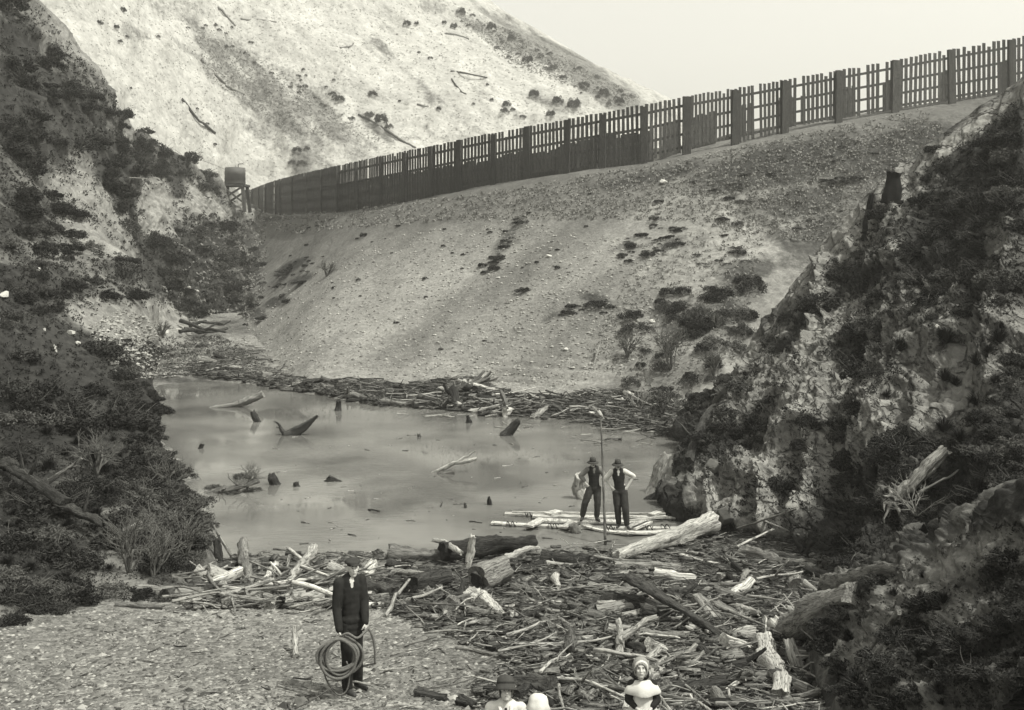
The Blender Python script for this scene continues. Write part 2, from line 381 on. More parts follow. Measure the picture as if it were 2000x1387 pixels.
def e_disp(S, u, v):
    q = S * (.10, .10, .10)
    px_ = 1000 + F * S[:, 0] / S[:, 1]; py_ = HY - F * (S[:, 2] - HC) / S[:, 1]
    d = .25 * fbm(q, 4, s=1) + .22 * fbm(np.stack([(.7 * px_ + py_) * .006, (px_ - .7 * py_) * .0015, px_ * 0], 1), 3, s=81) + .04 * ridged(S * (.45, .2, .2), 4, s=2) + .06 * fbm(S * 1.3, 4, .6, s=3)
    near = smooth(.68, .62, v) + smooth(.68, .74, v)
    pxs = 1000 + F * S[:, 0] / S[:, 1]
    rough = smooth(1250, 1500, pxs)
    d += rough * .5 * ridged(S * .35, 4, s=6) * smooth(.7, .5, v)
    d += .16 * np.abs(np.sin(S[:, 2] * 7.0)) * smooth(1.6, .2, np.abs(S[:, 2] - .9)) * smooth(40, 160, pxs - 850) * smooth(1280, 1180, pxs) * .5
    return d * (.12 + .88 * near)
def blobs(px, py, L):
    m = np.zeros_like(px)
    for (cx, cy, rx, ry, ang, a) in L:
        t = math.radians(ang); dx = px - cx; dy = py - cy
        ex = (dx * math.cos(t) + dy * math.sin(t)) / rx; ey = (-dx * math.sin(t) + dy * math.cos(t)) / ry
        m = np.maximum(m, a * np.exp(-(ex * ex + ey * ey) * .9))
    return m
E_VEG = [(570, 520, 55, 12, -25, 1), (590, 545, 45, 10, -20, 1), (540, 590, 35, 14, -15, 1), (500, 615, 30, 20, 0, .9), (980, 480, 70, 20, -50, .7), (1165, 585, 55, 20, 20, .95),
         (1090, 615, 60, 14, -20, .8), (1220, 480, 60, 18, -30, .6), (1000, 390, 160, 18, -12, .55), (1250, 350, 200, 26, -12, .75), (1500, 330, 220, 40, -12, .85), (1550, 400, 120, 30, -5, .8),
         (1460, 530, 60, 26, -15, .95), (1330, 620, 110, 60, -20, .7), (1420, 590, 60, 60, 0, .7), (1600, 470, 120, 60, -30, .6), (1750, 300, 120, 45, -20, .95), (540, 470, 80, 20, -40, .55),
         (475, 520, 50, 110, 8, 1), (450, 610, 60, 60, 0, .9), (520, 428, 60, 10, -5, .8), (860, 460, 90, 10, -30, .35), (1310, 480, 70, 20, -30, .65), (1200, 690, 60, 24, -35, .6), (1280, 740, 80, 40, 0, .55)]
def e_mask(V, px, py, D):
    m = blobs(px, py, E_VEG)
    n = fbm(V * .25, 4, s=12)
    veg = np.clip(-.02 + m * .95 + .2 * n + .28 * smooth(1280, 1500, px) * smooth(700, 400, py), 0, 1.2)
    st = fbm(np.stack([(.7 * px + py) * .013, (px - .7 * py) * .0028, px * 0], 1), 5, .6, s=21)
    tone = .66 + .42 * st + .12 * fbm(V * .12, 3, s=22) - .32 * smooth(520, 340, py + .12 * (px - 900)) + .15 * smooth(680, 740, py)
    return veg, np.clip(tone, .4, 1.4)
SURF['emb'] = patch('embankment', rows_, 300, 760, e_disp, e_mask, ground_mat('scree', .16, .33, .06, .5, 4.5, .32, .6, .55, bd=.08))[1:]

# --- left hillside
LC = [((-420, 1500, 11), (-520, -520, 52)), ((-200, 1340, 15), (-260, -330, 62)), ((0, 1250, 18), (0, -70, 74)), ((130, 1215, 19), (60, -10, 78)), ((300, 1165, 20.8), (100, 45, 82)), ((400, 1085, 23.6), (135, 95, 86)), ((385, 990, 28.4), (165, 140, 90)),
      ((335, 918, 33.5), (195, 180, 95)), ((255, 836, 42.5), (235, 222, 102)), ((205, 770, 52), (290, 265, 112)), ((240, 726, 60), (350, 308, 124)), ((350, 702, 68), (405, 345, 138)), ((440, 690, 74), (455, 392, 162)), ((505, 705, 82), (540, 420, 185))]
def lrow(s):
    out = []
    for (a, b) in LC:
        px = a[0] + (b[0] - a[0]) * (max(s, 0) ** .55 if s > 0 else 0); py = a[1] + (b[1] - a[1]) * s; d = a[2] * (b[2] / a[2]) ** s
        out.append(P(px, py, d))
    return np.array(out)
r0 = lrow(0); rb = r0 + (r0 - lrow(.12)) * .7; rb[:, 2] = -1.0 + 0 * rb[:, 2]
top = lrow(1.0); back = top + np.array((-9, 10, -3.5))
LR = [rb, r0, lrow(.08), lrow(.18), lrow(.32), lrow(.47), lrow(.62), lrow(.77), lrow(.9), top, back]
def l_disp(S, u, v):
    k = np.clip(S[:, 1] / 60, .3, 1.5)
    d = k * (1.7 * fbm(S * .07, 3, s=31) + .9 * ridged(S * (.22, .12, .12), 4, s=32) + .35 * fbm(S * .9, 4, .6, s=33))
    return d * (smooth(.08, .5, v) * .92 + .08) * (1 - .7 * smooth(.82, .92, v))
L_VEG = [(330, 520, 130, 70, 0, 1), (80, 560, 120, 60, 0, .6), (60, 820, 150, 150, 0, .95), (200, 850, 100, 120, 0, .9), (330, 840, 120, 170, 0, 1.1), (60, 1080, 140, 140, 0, 1), (330, 1050, 80, 130, 0, .7), (350, 350, 90, 40, 20, .9),
         (240, 330, 90, 60, 0, .8), (100, 230, 110, 130, 0, .9), (60, 420, 90, 60, 0, .7), (90, 680, 130, 40, 0, .7), (400, 570, 90, 60, 0, .95), (430, 450, 60, 50, 0, .8), (30, 120, 60, 90, 0, .6)]
L_BARE = [(290, 635, 120, 30, 12, 1.0), (400, 405, 60, 10, 12, .9), (310, 395, 26, 50, 10, .9), (200, 470, 90, 14, 30, .6), (140, 370, 60, 12, 40, .5), (150, 620, 60, 12, 40, .5), (380, 380, 20, 36, -40, .7)]
def l_mask(V, px, py, D):
    m = blobs(px, py, L_VEG); bq = blobs(px, py, L_BARE)
    veg = .45 + .5 * m - .95 * bq + .55 * fbm(V * .12, 4, s=35)
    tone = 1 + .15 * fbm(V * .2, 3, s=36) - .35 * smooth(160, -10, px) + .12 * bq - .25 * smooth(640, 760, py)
    return np.clip(veg, 0, 1.1), np.clip(tone, .35, 1.5)
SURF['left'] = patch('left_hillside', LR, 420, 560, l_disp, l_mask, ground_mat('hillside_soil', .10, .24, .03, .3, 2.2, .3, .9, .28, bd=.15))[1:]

# --- far pale hill
HB = [(-500, 300, 120), (-200, 240, 130), (100, 270, 145), (300, 380, 165), (470, 440, 190), (620, 440, 195), (800, 420, 197), (980, 380, 200), (1130, 330, 207), (1250, 285, 220), (1330, 270, 238), (1360, 275, 262)]
HT = [(-500, -900, 250), (-250, -850, 262), (50, -800, 275), (250, -700, 290), (450, -560, 300), (620, -380, 305), (760, -190, 305), (880, -45, 300), (1020, 42, 295), (1170, 128, 288), (1285, 200, 280), (1345, 262, 275)]
hb = np.array([P(*c) for c in HB]); ht = np.array([P(*c) for c in HT])
def hrow(s, b=0):
    q = hb + (ht - hb) * s; q = q.copy(); q[:, 1] -= b; return q
HR = [hrow(-.12), hrow(0), hrow(.2, 2), hrow(.4, 4), hrow(.6, 4), hrow(.8, 3), hrow(.93, 1.0), hrow(1.0), ht + np.array((14, 22, -6)), ht + np.array((30, 60, -30))]
def h_disp(S, u, v):
    d = 4.2 * fbm(S * .022, 3, s=41) + 2.2 * ridged(S * (.05, .05, .012), 4, s=42) + .7 * fbm(S * .25, 4, .6, s=43)
    return d * (1 - .75 * smooth(.68, .78, v))
H_VEG = [(500, 190, 230, 60, 38, .6), (440, 110, 130, 60, 30, .55), (640, 240, 150, 45, 40, .45), (760, 120, 90, 30, 30, .35), (850, 190, 80, 26, 30, .4), (300, 120, 60, 30, 50, .35), (950, 60, 160, 24, 25, .6), (1100, 120, 160, 26, 28, .8), (1180, 180, 100, 26, 25, .9), (1070, 195, 60, 20, 20, .7),
         (640, 180, 30, 22, 0, .6), (730, 250, 80, 12, 35, .7), (590, 310, 22, 36, 0, .9), (860, 260, 120, 30, 0, .3), (850, 20, 60, 20, 20, .6), (260, 60, 60, 40, 30, .5)]
H_BARE = [(330, 190, 200, 60, 45, 1), (430, 280, 120, 40, 40, 1), (200, 60, 90, 30, 45, .8), (700, 130, 160, 60, 20, .4)]
def h_mask(V, px, py, D):
    m = blobs(px, py, H_VEG); bq = blobs(px, py, H_BARE)
    st = fbm(np.stack([V[:, 0] * .05 + V[:, 2] * .05, V[:, 2] * .012, V[:, 1] * .01], 1) * 2, 4, s=45)
    st2 = fbm(np.stack([(px - 1.15 * py) * .016, (px + py) * .0035, px * 0], 1), 5, .6, s=47); st3 = fbm(np.stack([(px - 1.1 * py) * .05, (px + py) * .012, px * 0], 1), 4, .6, s=48)
    veg = .30 + .74 * m - .5 * bq + .30 * fbm(V * .07, 4, s=46) + .34 * st2 + .3 * st3
    tone = 1 + .16 * st2 + .12 * st3
    return np.clip(veg, 0, 1), np.clip(tone, .4, 1.3)
SURF['hill'] = patch('hill', HR, 300, 620, h_disp, h_mask, ground_mat('hill_clay', .25, .44, .12, .16, 1.0, .22, .55, .3, bd=.5))[1:]

# --- right rock spur
SCN = [((1345, 845, 42), (1415, 770, 42)), ((1350, 880, 38.5), (1440, 735, 41)), ((1345, 925, 34.5), (1475, 680, 40.5)), ((1330, 975, 31), (1510, 625, 40)), ((1330, 1012, 28.8), (1560, 560, 39.5)), ((1410, 1028, 27.6), (1630, 485, 39)),
       ((1510, 1040, 26.2), (1700, 405, 38.5)), ((1600, 1070, 24.0), (1780, 335, 38)), ((1680, 1110, 21.5), (1870, 268, 37.3)), ((1780, 1160, 18.8), (1960, 190, 36.5)), ((1920, 1230, 16), (2080, 110, 35)), ((2150, 1320, 13.5), (2250, 20, 33)), ((2500, 1420, 12), (2600, -100, 30))]
def srow(s, out=0):
    o = []
    for (a, b) in SCN:
        px = a[0] + (b[0] - a[0]) * s; py = a[1] + (b[1] - a[1]) * s
        o.append(P(px, py, a[2] + (b[2] - a[2]) * (s ** 1.25)))
    return np.array(o)
s0 = srow(0); sb = s0 + (s0 - srow(.1)) * .5; sb[:, 2] = -1.2
st_ = srow(1)
SR = [sb, s0, srow(.1), srow(.22), srow(.36), srow(.52), srow(.68), srow(.84), st_, st_ + np.array((2.5, 3.5, -1.2)), st_ + np.array((5, 9, -5.))]
def s_disp(S, u, v):
    w = vnoise(S * .2, 77)
    q = np.stack([u * 13 + .8 * w + v * 1.2, v * 1.6 + .5 * w, S[:, 2] * .04], 1)
    wp = S + .35 * np.stack([fbm(S * .9, 3, s=71), fbm(S * .9, 3, s=72), fbm(S * .9, 3, s=73)], 1)
    _, _, rc, tl = worley(wp * (.75, .75, .42), 3); _, _, rc2, tl2 = worley(wp * (2.2, 2.2, 1.3), 9)
    crag = .5 * (rc - .5) + .9 * tl + .12 * (rc2 - .5) + .25 * tl2 + .12 * fbm(S * 3, 4, .6, s=5)
    crag = crag * (1 - .85 * smooth(.56, .76, v))
    d = .75 * crag + .85 * ridged(q, 3, .45, s=51) + .30 * ridged(S * .55, 4, .55, s=52) + .16 * ridged(S * 1.9, 4, .6, s=53) + .05 * fbm(S * 7, 3, s=54)
    return d * (.12 + .88 * smooth(.03, .14, v)) * (1 - .6 * smooth(.66, .84, v))
S_BARE = [(1560, 570, 70, 50, -50, .9), (1470, 690, 50, 60, -50, .85), (1650, 460, 80, 50, -40, .9), (1750, 370, 70, 40, -40, .7), (1500, 900, 60, 110, 25, .7), (1620, 930, 50, 80, 20, .6), (1400, 960, 70, 60, 0, 1.), (1480, 1000, 60, 40, 0, .9), (1560, 980, 60, 50, -60, .7), (1860, 760, 50, 110, 15, 1.), (1590, 650, 40, 24, -30, .8), (1520, 640, 50, 26, -20, .8), (1700, 850, 16, 70, 25, .7),
          (1950, 460, 40, 50, 0, .8), (1900, 250, 120, 18, -36, .9), (1600, 860, 30, 70, 30, .55), (1440, 790, 30, 50, 30, .6), (1650, 600, 60, 24, -30, .5), (1730, 480, 50, 22, -40, .5), (1560, 760, 30, 60, 35, .5), (1640, 430, 40, 20, -40, .5), (1990, 640, 30, 40, 0, .6)]
def s_mask(V, px, py, D):
    bq = blobs(px, py, S_BARE)
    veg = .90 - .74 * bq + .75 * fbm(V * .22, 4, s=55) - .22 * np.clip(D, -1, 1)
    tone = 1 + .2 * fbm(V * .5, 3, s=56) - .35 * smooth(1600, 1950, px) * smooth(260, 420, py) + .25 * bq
    return np.clip(veg, 0, 1.2), np.clip(tone, .25, 1.4)
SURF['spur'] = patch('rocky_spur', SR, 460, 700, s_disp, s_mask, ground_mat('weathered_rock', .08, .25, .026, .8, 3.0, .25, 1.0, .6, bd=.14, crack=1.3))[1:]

# --- near right bank
BC = [((1660, 1640, 9.2), (2200, 1240, 7.4)), ((1650, 1480, 11), (2150, 1120, 8.6)), ((1635, 1370, 13), (2090, 1020, 10)), ((1610, 1290, 14.6), (2020, 985, 11.4)), ((1600, 1230, 16), (1940, 1003, 13)), ((1625, 1180, 17.6), (1860, 1040, 14.6)), ((1665, 1150, 19.2), (1790, 1088, 16.6)), ((1715, 1140, 20.5), (1740, 1130, 19.2))]
def brow(s): return np.array([P(a[0] + (b[0] - a[0]) * s, a[1] + (b[1] - a[1]) * s, a[2] + (b[2] - a[2]) * s ** 1.1) for a, b in BC])
b0 = brow(0); bb = b0 + (b0 - brow(.12)) * .6; bb[:, 2] = .2
bt = brow(1)
BR = [bb, b0, brow(.15), brow(.35), brow(.6), brow(.82), bt, bt + np.array((.8, .9, -.1)), bt + np.array((2.2, 3.0, -2.2))]
def b_disp(S, u, v):
    _, _, rc2, tl2 = worley(S * 2.6, 9)
    d = .10 * (rc2 - .5) + .16 * tl2 + .30 * fbm(S * .8, 4, s=61) + .16 * ridged(S * 1.8, 4, s=62) + .04 * fbm(S * 8, 3, s=63)
    d += .22 * ridged(S * (1.4, .7, .9), 3, s=66) + .06 * ridged(S * 5, 3, s=67)
    return d * (.1 + .9 * smooth(.05, .2, v)) * (1 - .3 * smooth(.7, .8, v))
def b_mask(V, px, py, D):
    bq = blobs(px, py, [(1880, 1090, 130, 26, -28, 1), (1900, 1200, 60, 40, 0, .45), (1800, 1330, 80, 50, 0, .3), (1980, 1060, 60, 50, 0, .6), (1700, 1260, 60, 40, -40, .4)])
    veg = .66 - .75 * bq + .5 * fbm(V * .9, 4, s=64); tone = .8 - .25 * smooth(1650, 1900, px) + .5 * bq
    return np.clip(veg, 0, 1), tone
SURF['bank'] = patch('near_bank', BR, 260, 300, b_disp, b_mask, ground_mat('dark_soil', .08, .22, .03, 1.2, 6, .4, 1.0, 1.2, bd=.05))[1:]

# --- base sheet and pond
mesh_np('ground', np.array([(-900, -60, -2.5), (900, -60, -2.5), (900, 1400, -2.5), (-900, 1400, -2.5)], float), np.array([(0, 1, 2, 3)]), ground_mat('valley_floor', .2, .35, .08, .1, 1, .2, .2), None, {'veg': np.full(4, .5), 'tone': np.ones(4)})['kind'] = 'structure'
def water():
    m, nt, b = mat_base('murky_water')
    b.inputs['Base Color'].default_value = g(.17); b.inputs['Roughness'].default_value = .10; b.inputs['IOR'].default_value = 1.4
    tc = nt.nodes.new('ShaderNodeTexCoord')
    n = noise(nt, tc.outputs['Object'], .25, 4, .55); c = ramp(nt, n, [(.38, .08), (.62, .17)]).outputs[0]; nt.links.new(c, b.inputs['Base Color'])
    mp = nt.nodes.new('ShaderNodeMapping'); mp.inputs['Scale'].default_value = (1.0, 2.6, 1); mp.inputs['Rotation'].default_value = (0, 0, .35); nt.links.new(tc.outputs['Object'], mp.inputs[0])
    w = noise(nt, mp.outputs[0], 2.2, 5, .6); w2 = noise(nt, tc.outputs['Object'], .15, 2, .5)
    h = mth(nt, 'MULTIPLY', w, mth(nt, 'MULTIPLY', mth(nt, 'SUBTRACT', w2, .38), 5, True))
    rr = nt.nodes.new('ShaderNodeMapRange'); nt.links.new(w2, rr.inputs[0]); rr.inputs[1].default_value = .35; rr.inputs[2].default_value = .65; rr.inputs[3].default_value = .03; rr.inputs[4].default_value = .13
    nt.links.new(rr.outputs[0], b.inputs['Roughness'])
    bp = nd(nt, 'ShaderNodeBump', Strength=.25, Distance=.03); nt.links.new(h, bp.inputs['Height']); nt.links.new(bp.outputs[0], b.inputs['Normal'])
    V = np.array([(-26, 20, 0), (14, 20, 0), (14, 70, 0), (-26, 70, 0)], float)
    o = mesh_np('pond_water', V, np.array([(0, 1, 2, 3)]), m); o['kind'] = 'structure'
    SURF['water'] = (V, np.array([(0, 1, 2, 3)]))
water()

# ------------------------------------------------------------------ picking points on the built ground
BVH = {k: BVHTree.FromPolygons(v[0].tolist(), v[1].tolist()) for k, v in SURF.items()}
CAM = Vector((0, 0, HC))
def hit(px, py, only=None):
    d = Vector(((px - 1000) / F, 1, (HY - py) / F)).normalized(); best = None
    for k, b in BVH.items():
        if only and k not in only: continue
        l, n, i, t = b.ray_cast(CAM, d)
        if l is not None and (best is None or t < best[2]): best = (l, n if n.z > 0 else -n, t, k)
    return best
def ground_z(x, y, only=('shore',)):
    z = -9
    for k in only:
        l, n, i, t = BVH[k].ray_cast(Vector((x, y, 60)), Vector((0, 0, -1)))
        if l is not None: z = max(z, l.z)
    return z
def inpoly(poly, n, rs):
    xs = [p[0] for p in poly]; ys = [p[1] for p in poly]; out = []
    while len(out) < n:
        x = NR.uniform(min(xs), max(xs), 4 * n); y = NR.uniform(min(ys), max(ys), 4 * n)
        k = polysd(x, y, poly) < 0; out += list(zip(x[k], y[k]))
    return out[:n]

# ------------------------------------------------------------------ logs
def bent(a, b, n, bend, seed, sag=0):
    a = np.array(a, float); b = np.array(b, float); t = np.linspace(0, 1, n)[:, None]; L = np.linalg.norm(b - a)
    p = a + (b - a) * t
    r = np.random.RandomState(seed); off = np.zeros((n, 3))
    off += np.sin(math.pi * t) * r.uniform(-1, 1, 3) * L * bend * .8
    m = 5; kx = np.sort(np.concatenate([[0, 1], r.uniform(.1, .9, m - 2)])); kv = r.uniform(-1, 1, (m, 3)) * L * bend * .75
    off += np.stack([np.interp(t[:, 0], kx, kv[:, c]) for c in range(3)], 1)
    off -= off[0] * (1 - t) + off[-1] * t
    return p + off + np.array((0, 0, sag)) * (4 * t * (1 - t))
def make_log(name, a, b, r0, r1, mat, label, cat='driftwood log', group=None, bend=.03, seed=0, rough=.36, stubs=0, fork=False, root=False, sides=18, flat=1.0):
    a = np.array(a); b = np.array(b); L = np.linalg.norm(b - a)
    n = int(max(8, min(44, L / max(.05, r0 * .32))))
    o = empty(name, ((a + b) / 2)); 
    c = (a + b) / 2; mb = MB(); r = np.random.RandomState(seed + 5)
    pts = bent(a, b, n, bend, seed) - c
    rad = np.linspace(r0, r1, n) * (1 + .08 * r.uniform(-1, 1, n)); rad *= 1 + .12 * np.sin(np.linspace(0, r.uniform(3, 9), n) + r.uniform(0, 6))
    mb.tube(pts, rad, sides, .5, rough, seed + 1, flat=flat)
    me = mb
    parts = []
    d = (b - a) / L
    for k in range(stubs):
        t = r.uniform(.2, .9); q = pts[int(t * (n - 1))]; s = r.normal(size=3); s -= d * np.dot(s, d) * .6; s[2] = abs(s[2]) * .8 + .1; s /= np.linalg.norm(s)
        l = r.uniform(.25, .6) * min(1.2, L * .4 + .2)
        mb.tube(bent(q, q + s * (l + r0), 5, .08, seed + k), np.linspace(r0 * .4, r0 * .12, 5), 6, .5, .2, seed + k)
    if fork:
        q = pts[int(.6 * (n - 1))]; s = d + np.array((r.uniform(-.5, .5), r.uniform(-.3, .3), .5)); s /= np.linalg.norm(s)
        mb.tube(bent(q, q + s * L * .45, 8, .06, seed + 40), np.linspace(r0 * .7, r0 * .25, 8), 8, .5, .2, seed)
    if root:
        for k in range(9):
            s = r.normal(size=3) - d * .5; s /= np.linalg.norm(s)
            mb.tube(bent(pts[0], pts[0] + s * r.uniform(2, 4.5) * r0, 6, .15, seed + k), np.linspace(r0 * .42, r0 * .06, 6), 6, .5, .2, seed + k)
    bpy.data.objects.remove(o)
    ob = mb.build(name, mat); ob.location = Vector(c)
    tag(ob, label, cat, group); return ob
def log_px(name, p0, p1, w0, w1, mat, label, lift0=None, lift1=None, only=None, **kw):
    """p0,p1: photo points where the two ends lie on the ground; w: widths in photo px; lift in metres above ground"""
    h0 = hit(*p0, only); h1 = hit(*p1, only)
    d0, d1 = h0[0].y, h1[0].y
    r0 = w0 / 2 / F * d0; r1 = w1 / 2 / F * d1
    l0 = r0 * .55 if lift0 is None else lift0; l1 = r1 * .55 if lift1 is None else lift1
    a = np.array(h0[0]) + (0, 0, l0); b = np.array(h1[0]) + (0, 0, l1)
    return make_log(name, a, b, r0, r1, mat, label, **kw)
def log_up(name, p0, p1, w0, w1, mat, label, dd=0.0, **kw):
    """base p0 on the ground, free end seen at p1, dd metres farther than the base"""
    h0 = hit(*p0); d0 = h0[0].y
    if dd == 'surf':
        h1 = hit(*p1); r = w0 / 2 / F * d0
        return make_log(name, np.array(h0[0]) * (1 - .6 / d0) + (0, 0, .6 / d0 * HC + .0), P(p1[0], p1[1], max(h1[0].y - 1.0, d0 - 2.0)), r, w1 / 2 / F * d0, mat, label, **kw)
    return make_log(name, np.array(h0[0]) - (0, 0, .08), P(p1[0], p1[1], d0 + dd), w0 / 2 / F * d0, w1 / 2 / F * d0, mat, label, **kw)
PALE, GREY, DARK = M['woodpale'], M['woodgrey'], M['wooddark']
LOGS = [
 ((1392, 1046), (1205, 1090), 44, 18, PALE, 'largest bleached log, lying at the water edge right of the raft', dict(root=False, bend=.02, sides=18, lift0=.35)),
 ((758, 1092), (868, 1094), 34, 26, GREY, 'broad pale-topped log at the left end of the pile jutting into the pond', {}),
 ((862, 1102), (1045, 1078), 38, 28, DARK, 'long dark bark-covered log on the pond side of the central pile', dict(lift0=.3, lift1=.25)),
 ((1062, 1098), (1150, 1102), 30, 24, DARK, 'thick blunt dark log end pointing at the pole man from the pile', {}),
 ((985, 1112), (1052, 1096), 12, 8, PALE, 'slender pale limb slanting over the dark logs by the water', dict(lift0=.25, lift1=.3)),
 ((846, 1082), (900, 1106), 8, 10, PALE, 'thin pale curved branch over the broad log at the water', dict(bend=.06, lift0=.32, lift1=.3)),
 ((760, 1106), (800, 1112), 20, 14, DARK, 'dark wedge of wood at the water end of the pile left of centre', {}),
 ((766, 1122), (860, 1130), 12, 10, GREY, 'narrow grey log below the broad pale-topped log', {}),
 ((800, 1160), (868, 1142), 44, 36, DARK, 'stout dark log lying just left of the round cut log', dict(sides=22)),
 ((700, 1150), (765, 1168), 34, 30, DARK, 'dark hollow log right behind the man with the rope', dict(sides=20)),
 ((880, 1198), (925, 1166), 38, 14, GREY, 'humped grey root chunk at the left end of the white curved log', dict(bend=.12)),
 ((915, 1172), (1004, 1206), 30, 20, PALE, 'white curved log sloping down below the round cut log', dict(bend=.08, sides=20)),
 ((980, 1188), (1100, 1178), 6, 5, PALE, 'long thin pale stick right of the white curved log', {}),
 ((868, 1206), (872, 1180), 9, 6, PALE, 'left of the pale splayed root prongs in the shore litter', {}),
 ((700, 1190), (770, 1180), 12, 9, PALE, 'smooth pale pole lying right of the rope man at elbow height', {}),
 ((752, 1206), (800, 1172), 7, 6, PALE, 'thin pale stick leaning up in the litter right of the rope man', dict(lift1=.4)),
 ((1186, 1182), (1332, 1202), 36, 24, DARK, 'dark log crossing behind the big split slab', dict(sides=20)),
 ((1228, 1186), (1412, 1256), 30, 16, DARK, 'big dark split slab slanting down to the right above the girl', dict(bend=.01, flat=.45, lift0=.55, lift1=.1)),
 ((1190, 1240), (1345, 1252), 26, 22, GREY, 'long grey log lying below the split slab', {}),
 ((1345, 1232), (1475, 1246), 20, 24, PALE, 'white barked crooked log right of the split slab', dict(bend=.07)),
 ((1494, 1262), (1524, 1372), 40, 34, PALE, 'thick pale peeled log pointing at the viewer in the lower right litter', dict(sides=22, bend=.03)),
 ((1618, 1152), (1772, 1122), 36, 26, GREY, 'large weathered log half under the right bank', dict(sides=20)),
 ((1452, 1086), (1606, 1112), 26, 20, GREY, 'long grey log below the crossed boards at the cliff foot', {}),
 ((1600, 1112), (1420, 1062), 22, 16, DARK, 'dark log along the foot of the cliff behind the crossed boards', {}),
 ((1548, 1246), (1672, 1178), 66, 54, GREY, 'swollen grey log with a knot at the foot of the right bank', dict(sides=20, rough=.3)),
 ((1115, 1244), (1112, 1280), 22, 22, DARK, 'short dark billet lying end on in bare gravel above centre right', dict(sides=20)),
 ((892, 1268), (1002, 1286), 10, 8, GREY, 'straight grey rail lying on the gravel between rope man and woman', dict(bend=.005)),
 ((1138, 1256), (1176, 1304), 8, 9, PALE, 'pale stick pointing down toward the girl from the billet', dict(bend=.06)),
 ((1198, 1302), (1208, 1256), 16, 12, PALE, 'left upright limb of the arch of branches above the girl', dict(lift1=.35, bend=.06)),
 ((1212, 1284), (1282, 1256), 14, 12, PALE, 'crooked pale limb of the branch arch above the girl', dict(lift0=.2, lift1=.4, bend=.1)),
 ((1230, 1306), (1290, 1312), 16, 12, DARK, 'dark log right behind the bonnet of the standing girl', {}),
 ((1006, 1342), (1078, 1352), 34, 40, DARK, 'smooth dark log just right of the woman in the dark hat', dict(sides=22)),
 ((1118, 1332), (1205, 1312), 24, 12, GREY, 'grey forked log left of the girl', dict(fork=True)),
 ((1085, 1322), (1175, 1334), 9, 8, PALE, 'thin pale limb joining the forked log and the dark log', {}),
 ((940, 1312), (1058, 1322), 12, 9, GREY, 'flat grey limb lying above the dark woman hat', {}),
 ((1130, 1372), (1168, 1356), 10, 8, DARK, 'short dark stick between the toddler and the girl', {}),
 ((814, 1358), (872, 1368), 20, 16, DARK, 'short dark log lying alone on gravel left of the woman', dict(sides=12)),
 ((772, 1380), (826, 1386), 8, 7, PALE, 'white stick at the bottom edge left of the woman', {}),
 ((898, 1374), (928, 1384), 22, 18, DARK, 'dark chunk of wood beside the woman shoulder at the bottom edge', {}),
 ((578, 1286), (576, 1262), 12, 9, PALE, 'short white stub standing in gravel left of the rope coil', dict(lift1=.3)),
 ((440, 1182), (645, 1166), 14, 20, PALE, 'long pale log along the front of the left driftwood pile', {}),
 ((490, 1136), (640, 1160), 22, 14, GREY, 'grey log slanting through the middle of the left driftwood pile', {}),
 ((560, 1152), (612, 1100), 20, 16, PALE, 'white cut pole rising toward the water left of the rope man', dict(lift1=.35)),
 ((505, 1150), (540, 1120), 16, 12, PALE, 'pale angled limb in the left driftwood pile', dict(lift1=.2)),
 ((320, 1172), (430, 1150), 28, 22, DARK, 'dark log at the foot of the left bushes behind the pile', {}),
 ((225, 1184), (318, 1190), 12, 10, GREY, 'straight grey log at the foot of the left thicket on the gravel', dict(bend=.01)),
 ((575, 1190), (655, 1164), 16, 12, PALE, 'pale log ending at the rope man coat', {}),
 ((585, 1136), (700, 1146), 18, 15, GREY, 'grey log behind the rope man shoulders at the water edge', {}),
 ((480, 1148), (474, 1098), 24, 20, GREY, 'upright broken trunk stub near the left pile dark stump', dict(lift1=.45)),
 ((398, 1138), (470, 1112), 16, 12, DARK, 'dark curved log between the left bushes and the dark stump', dict(bend=.1)),
 ((640, 1140), (762, 1128), 14, 10, GREY, 'thin grey log by the water just right of the flat cap', {}),
 ((1330, 1086), (1402, 1104), 12, 9, PALE, 'splintered pale board below the largest bleached log', dict(bend=.01, flat=.4)),
 ((1442, 1056), (1556, 1034), 9, 8, PALE, 'upper of the crossed pale boards at the cliff foot', dict(bend=.003, flat=.4, lift0=.3, lift1=.45)),
 ((1440, 1076), (1510, 1058), 7, 6, PALE, 'lower of the crossed pale boards at the cliff foot', dict(bend=.003, flat=.4, lift0=.1, lift1=.3)),
 ((1470, 1040), (1560, 1062), 6, 5, GREY, 'grey board lying across the pale boards at the cliff foot', dict(bend=.003, flat=.4, lift0=.4, lift1=.2)),
 ((1200, 1108), (1330, 1112), 14, 12, GREY, 'slim grey log below the thin end of the largest bleached log', {}),
 ((1150, 1150), (1290, 1156), 16, 12, GREY, 'weathered log across the middle of the litter below the raft', {}),
 ((1300, 1164), (1392, 1150), 20, 10, DARK, 'dark flat log pointing right in the litter under the pale board', {}),
 ((1385, 1298), (1450, 1290), 10, 8, GREY, 'small grey log left of the thick peeled log', {}),
 ((1330, 1340), (1440, 1362), 9, 8, GREY, 'slender grey limb right of the girl in the litter', {}),
 ((1450, 1330), (1350, 1385), 8, 7, PALE, 'pale stick slanting toward the bottom edge right of the girl', {}),
]
for k, (a, b, w0, w1, m, lab, kw) in enumerate(LOGS):
    log_px('driftwood_log', a, b, w0, w1, m, lab, seed=100 + k, only=('shore', 'water', 'spur', 'bank'), **kw)
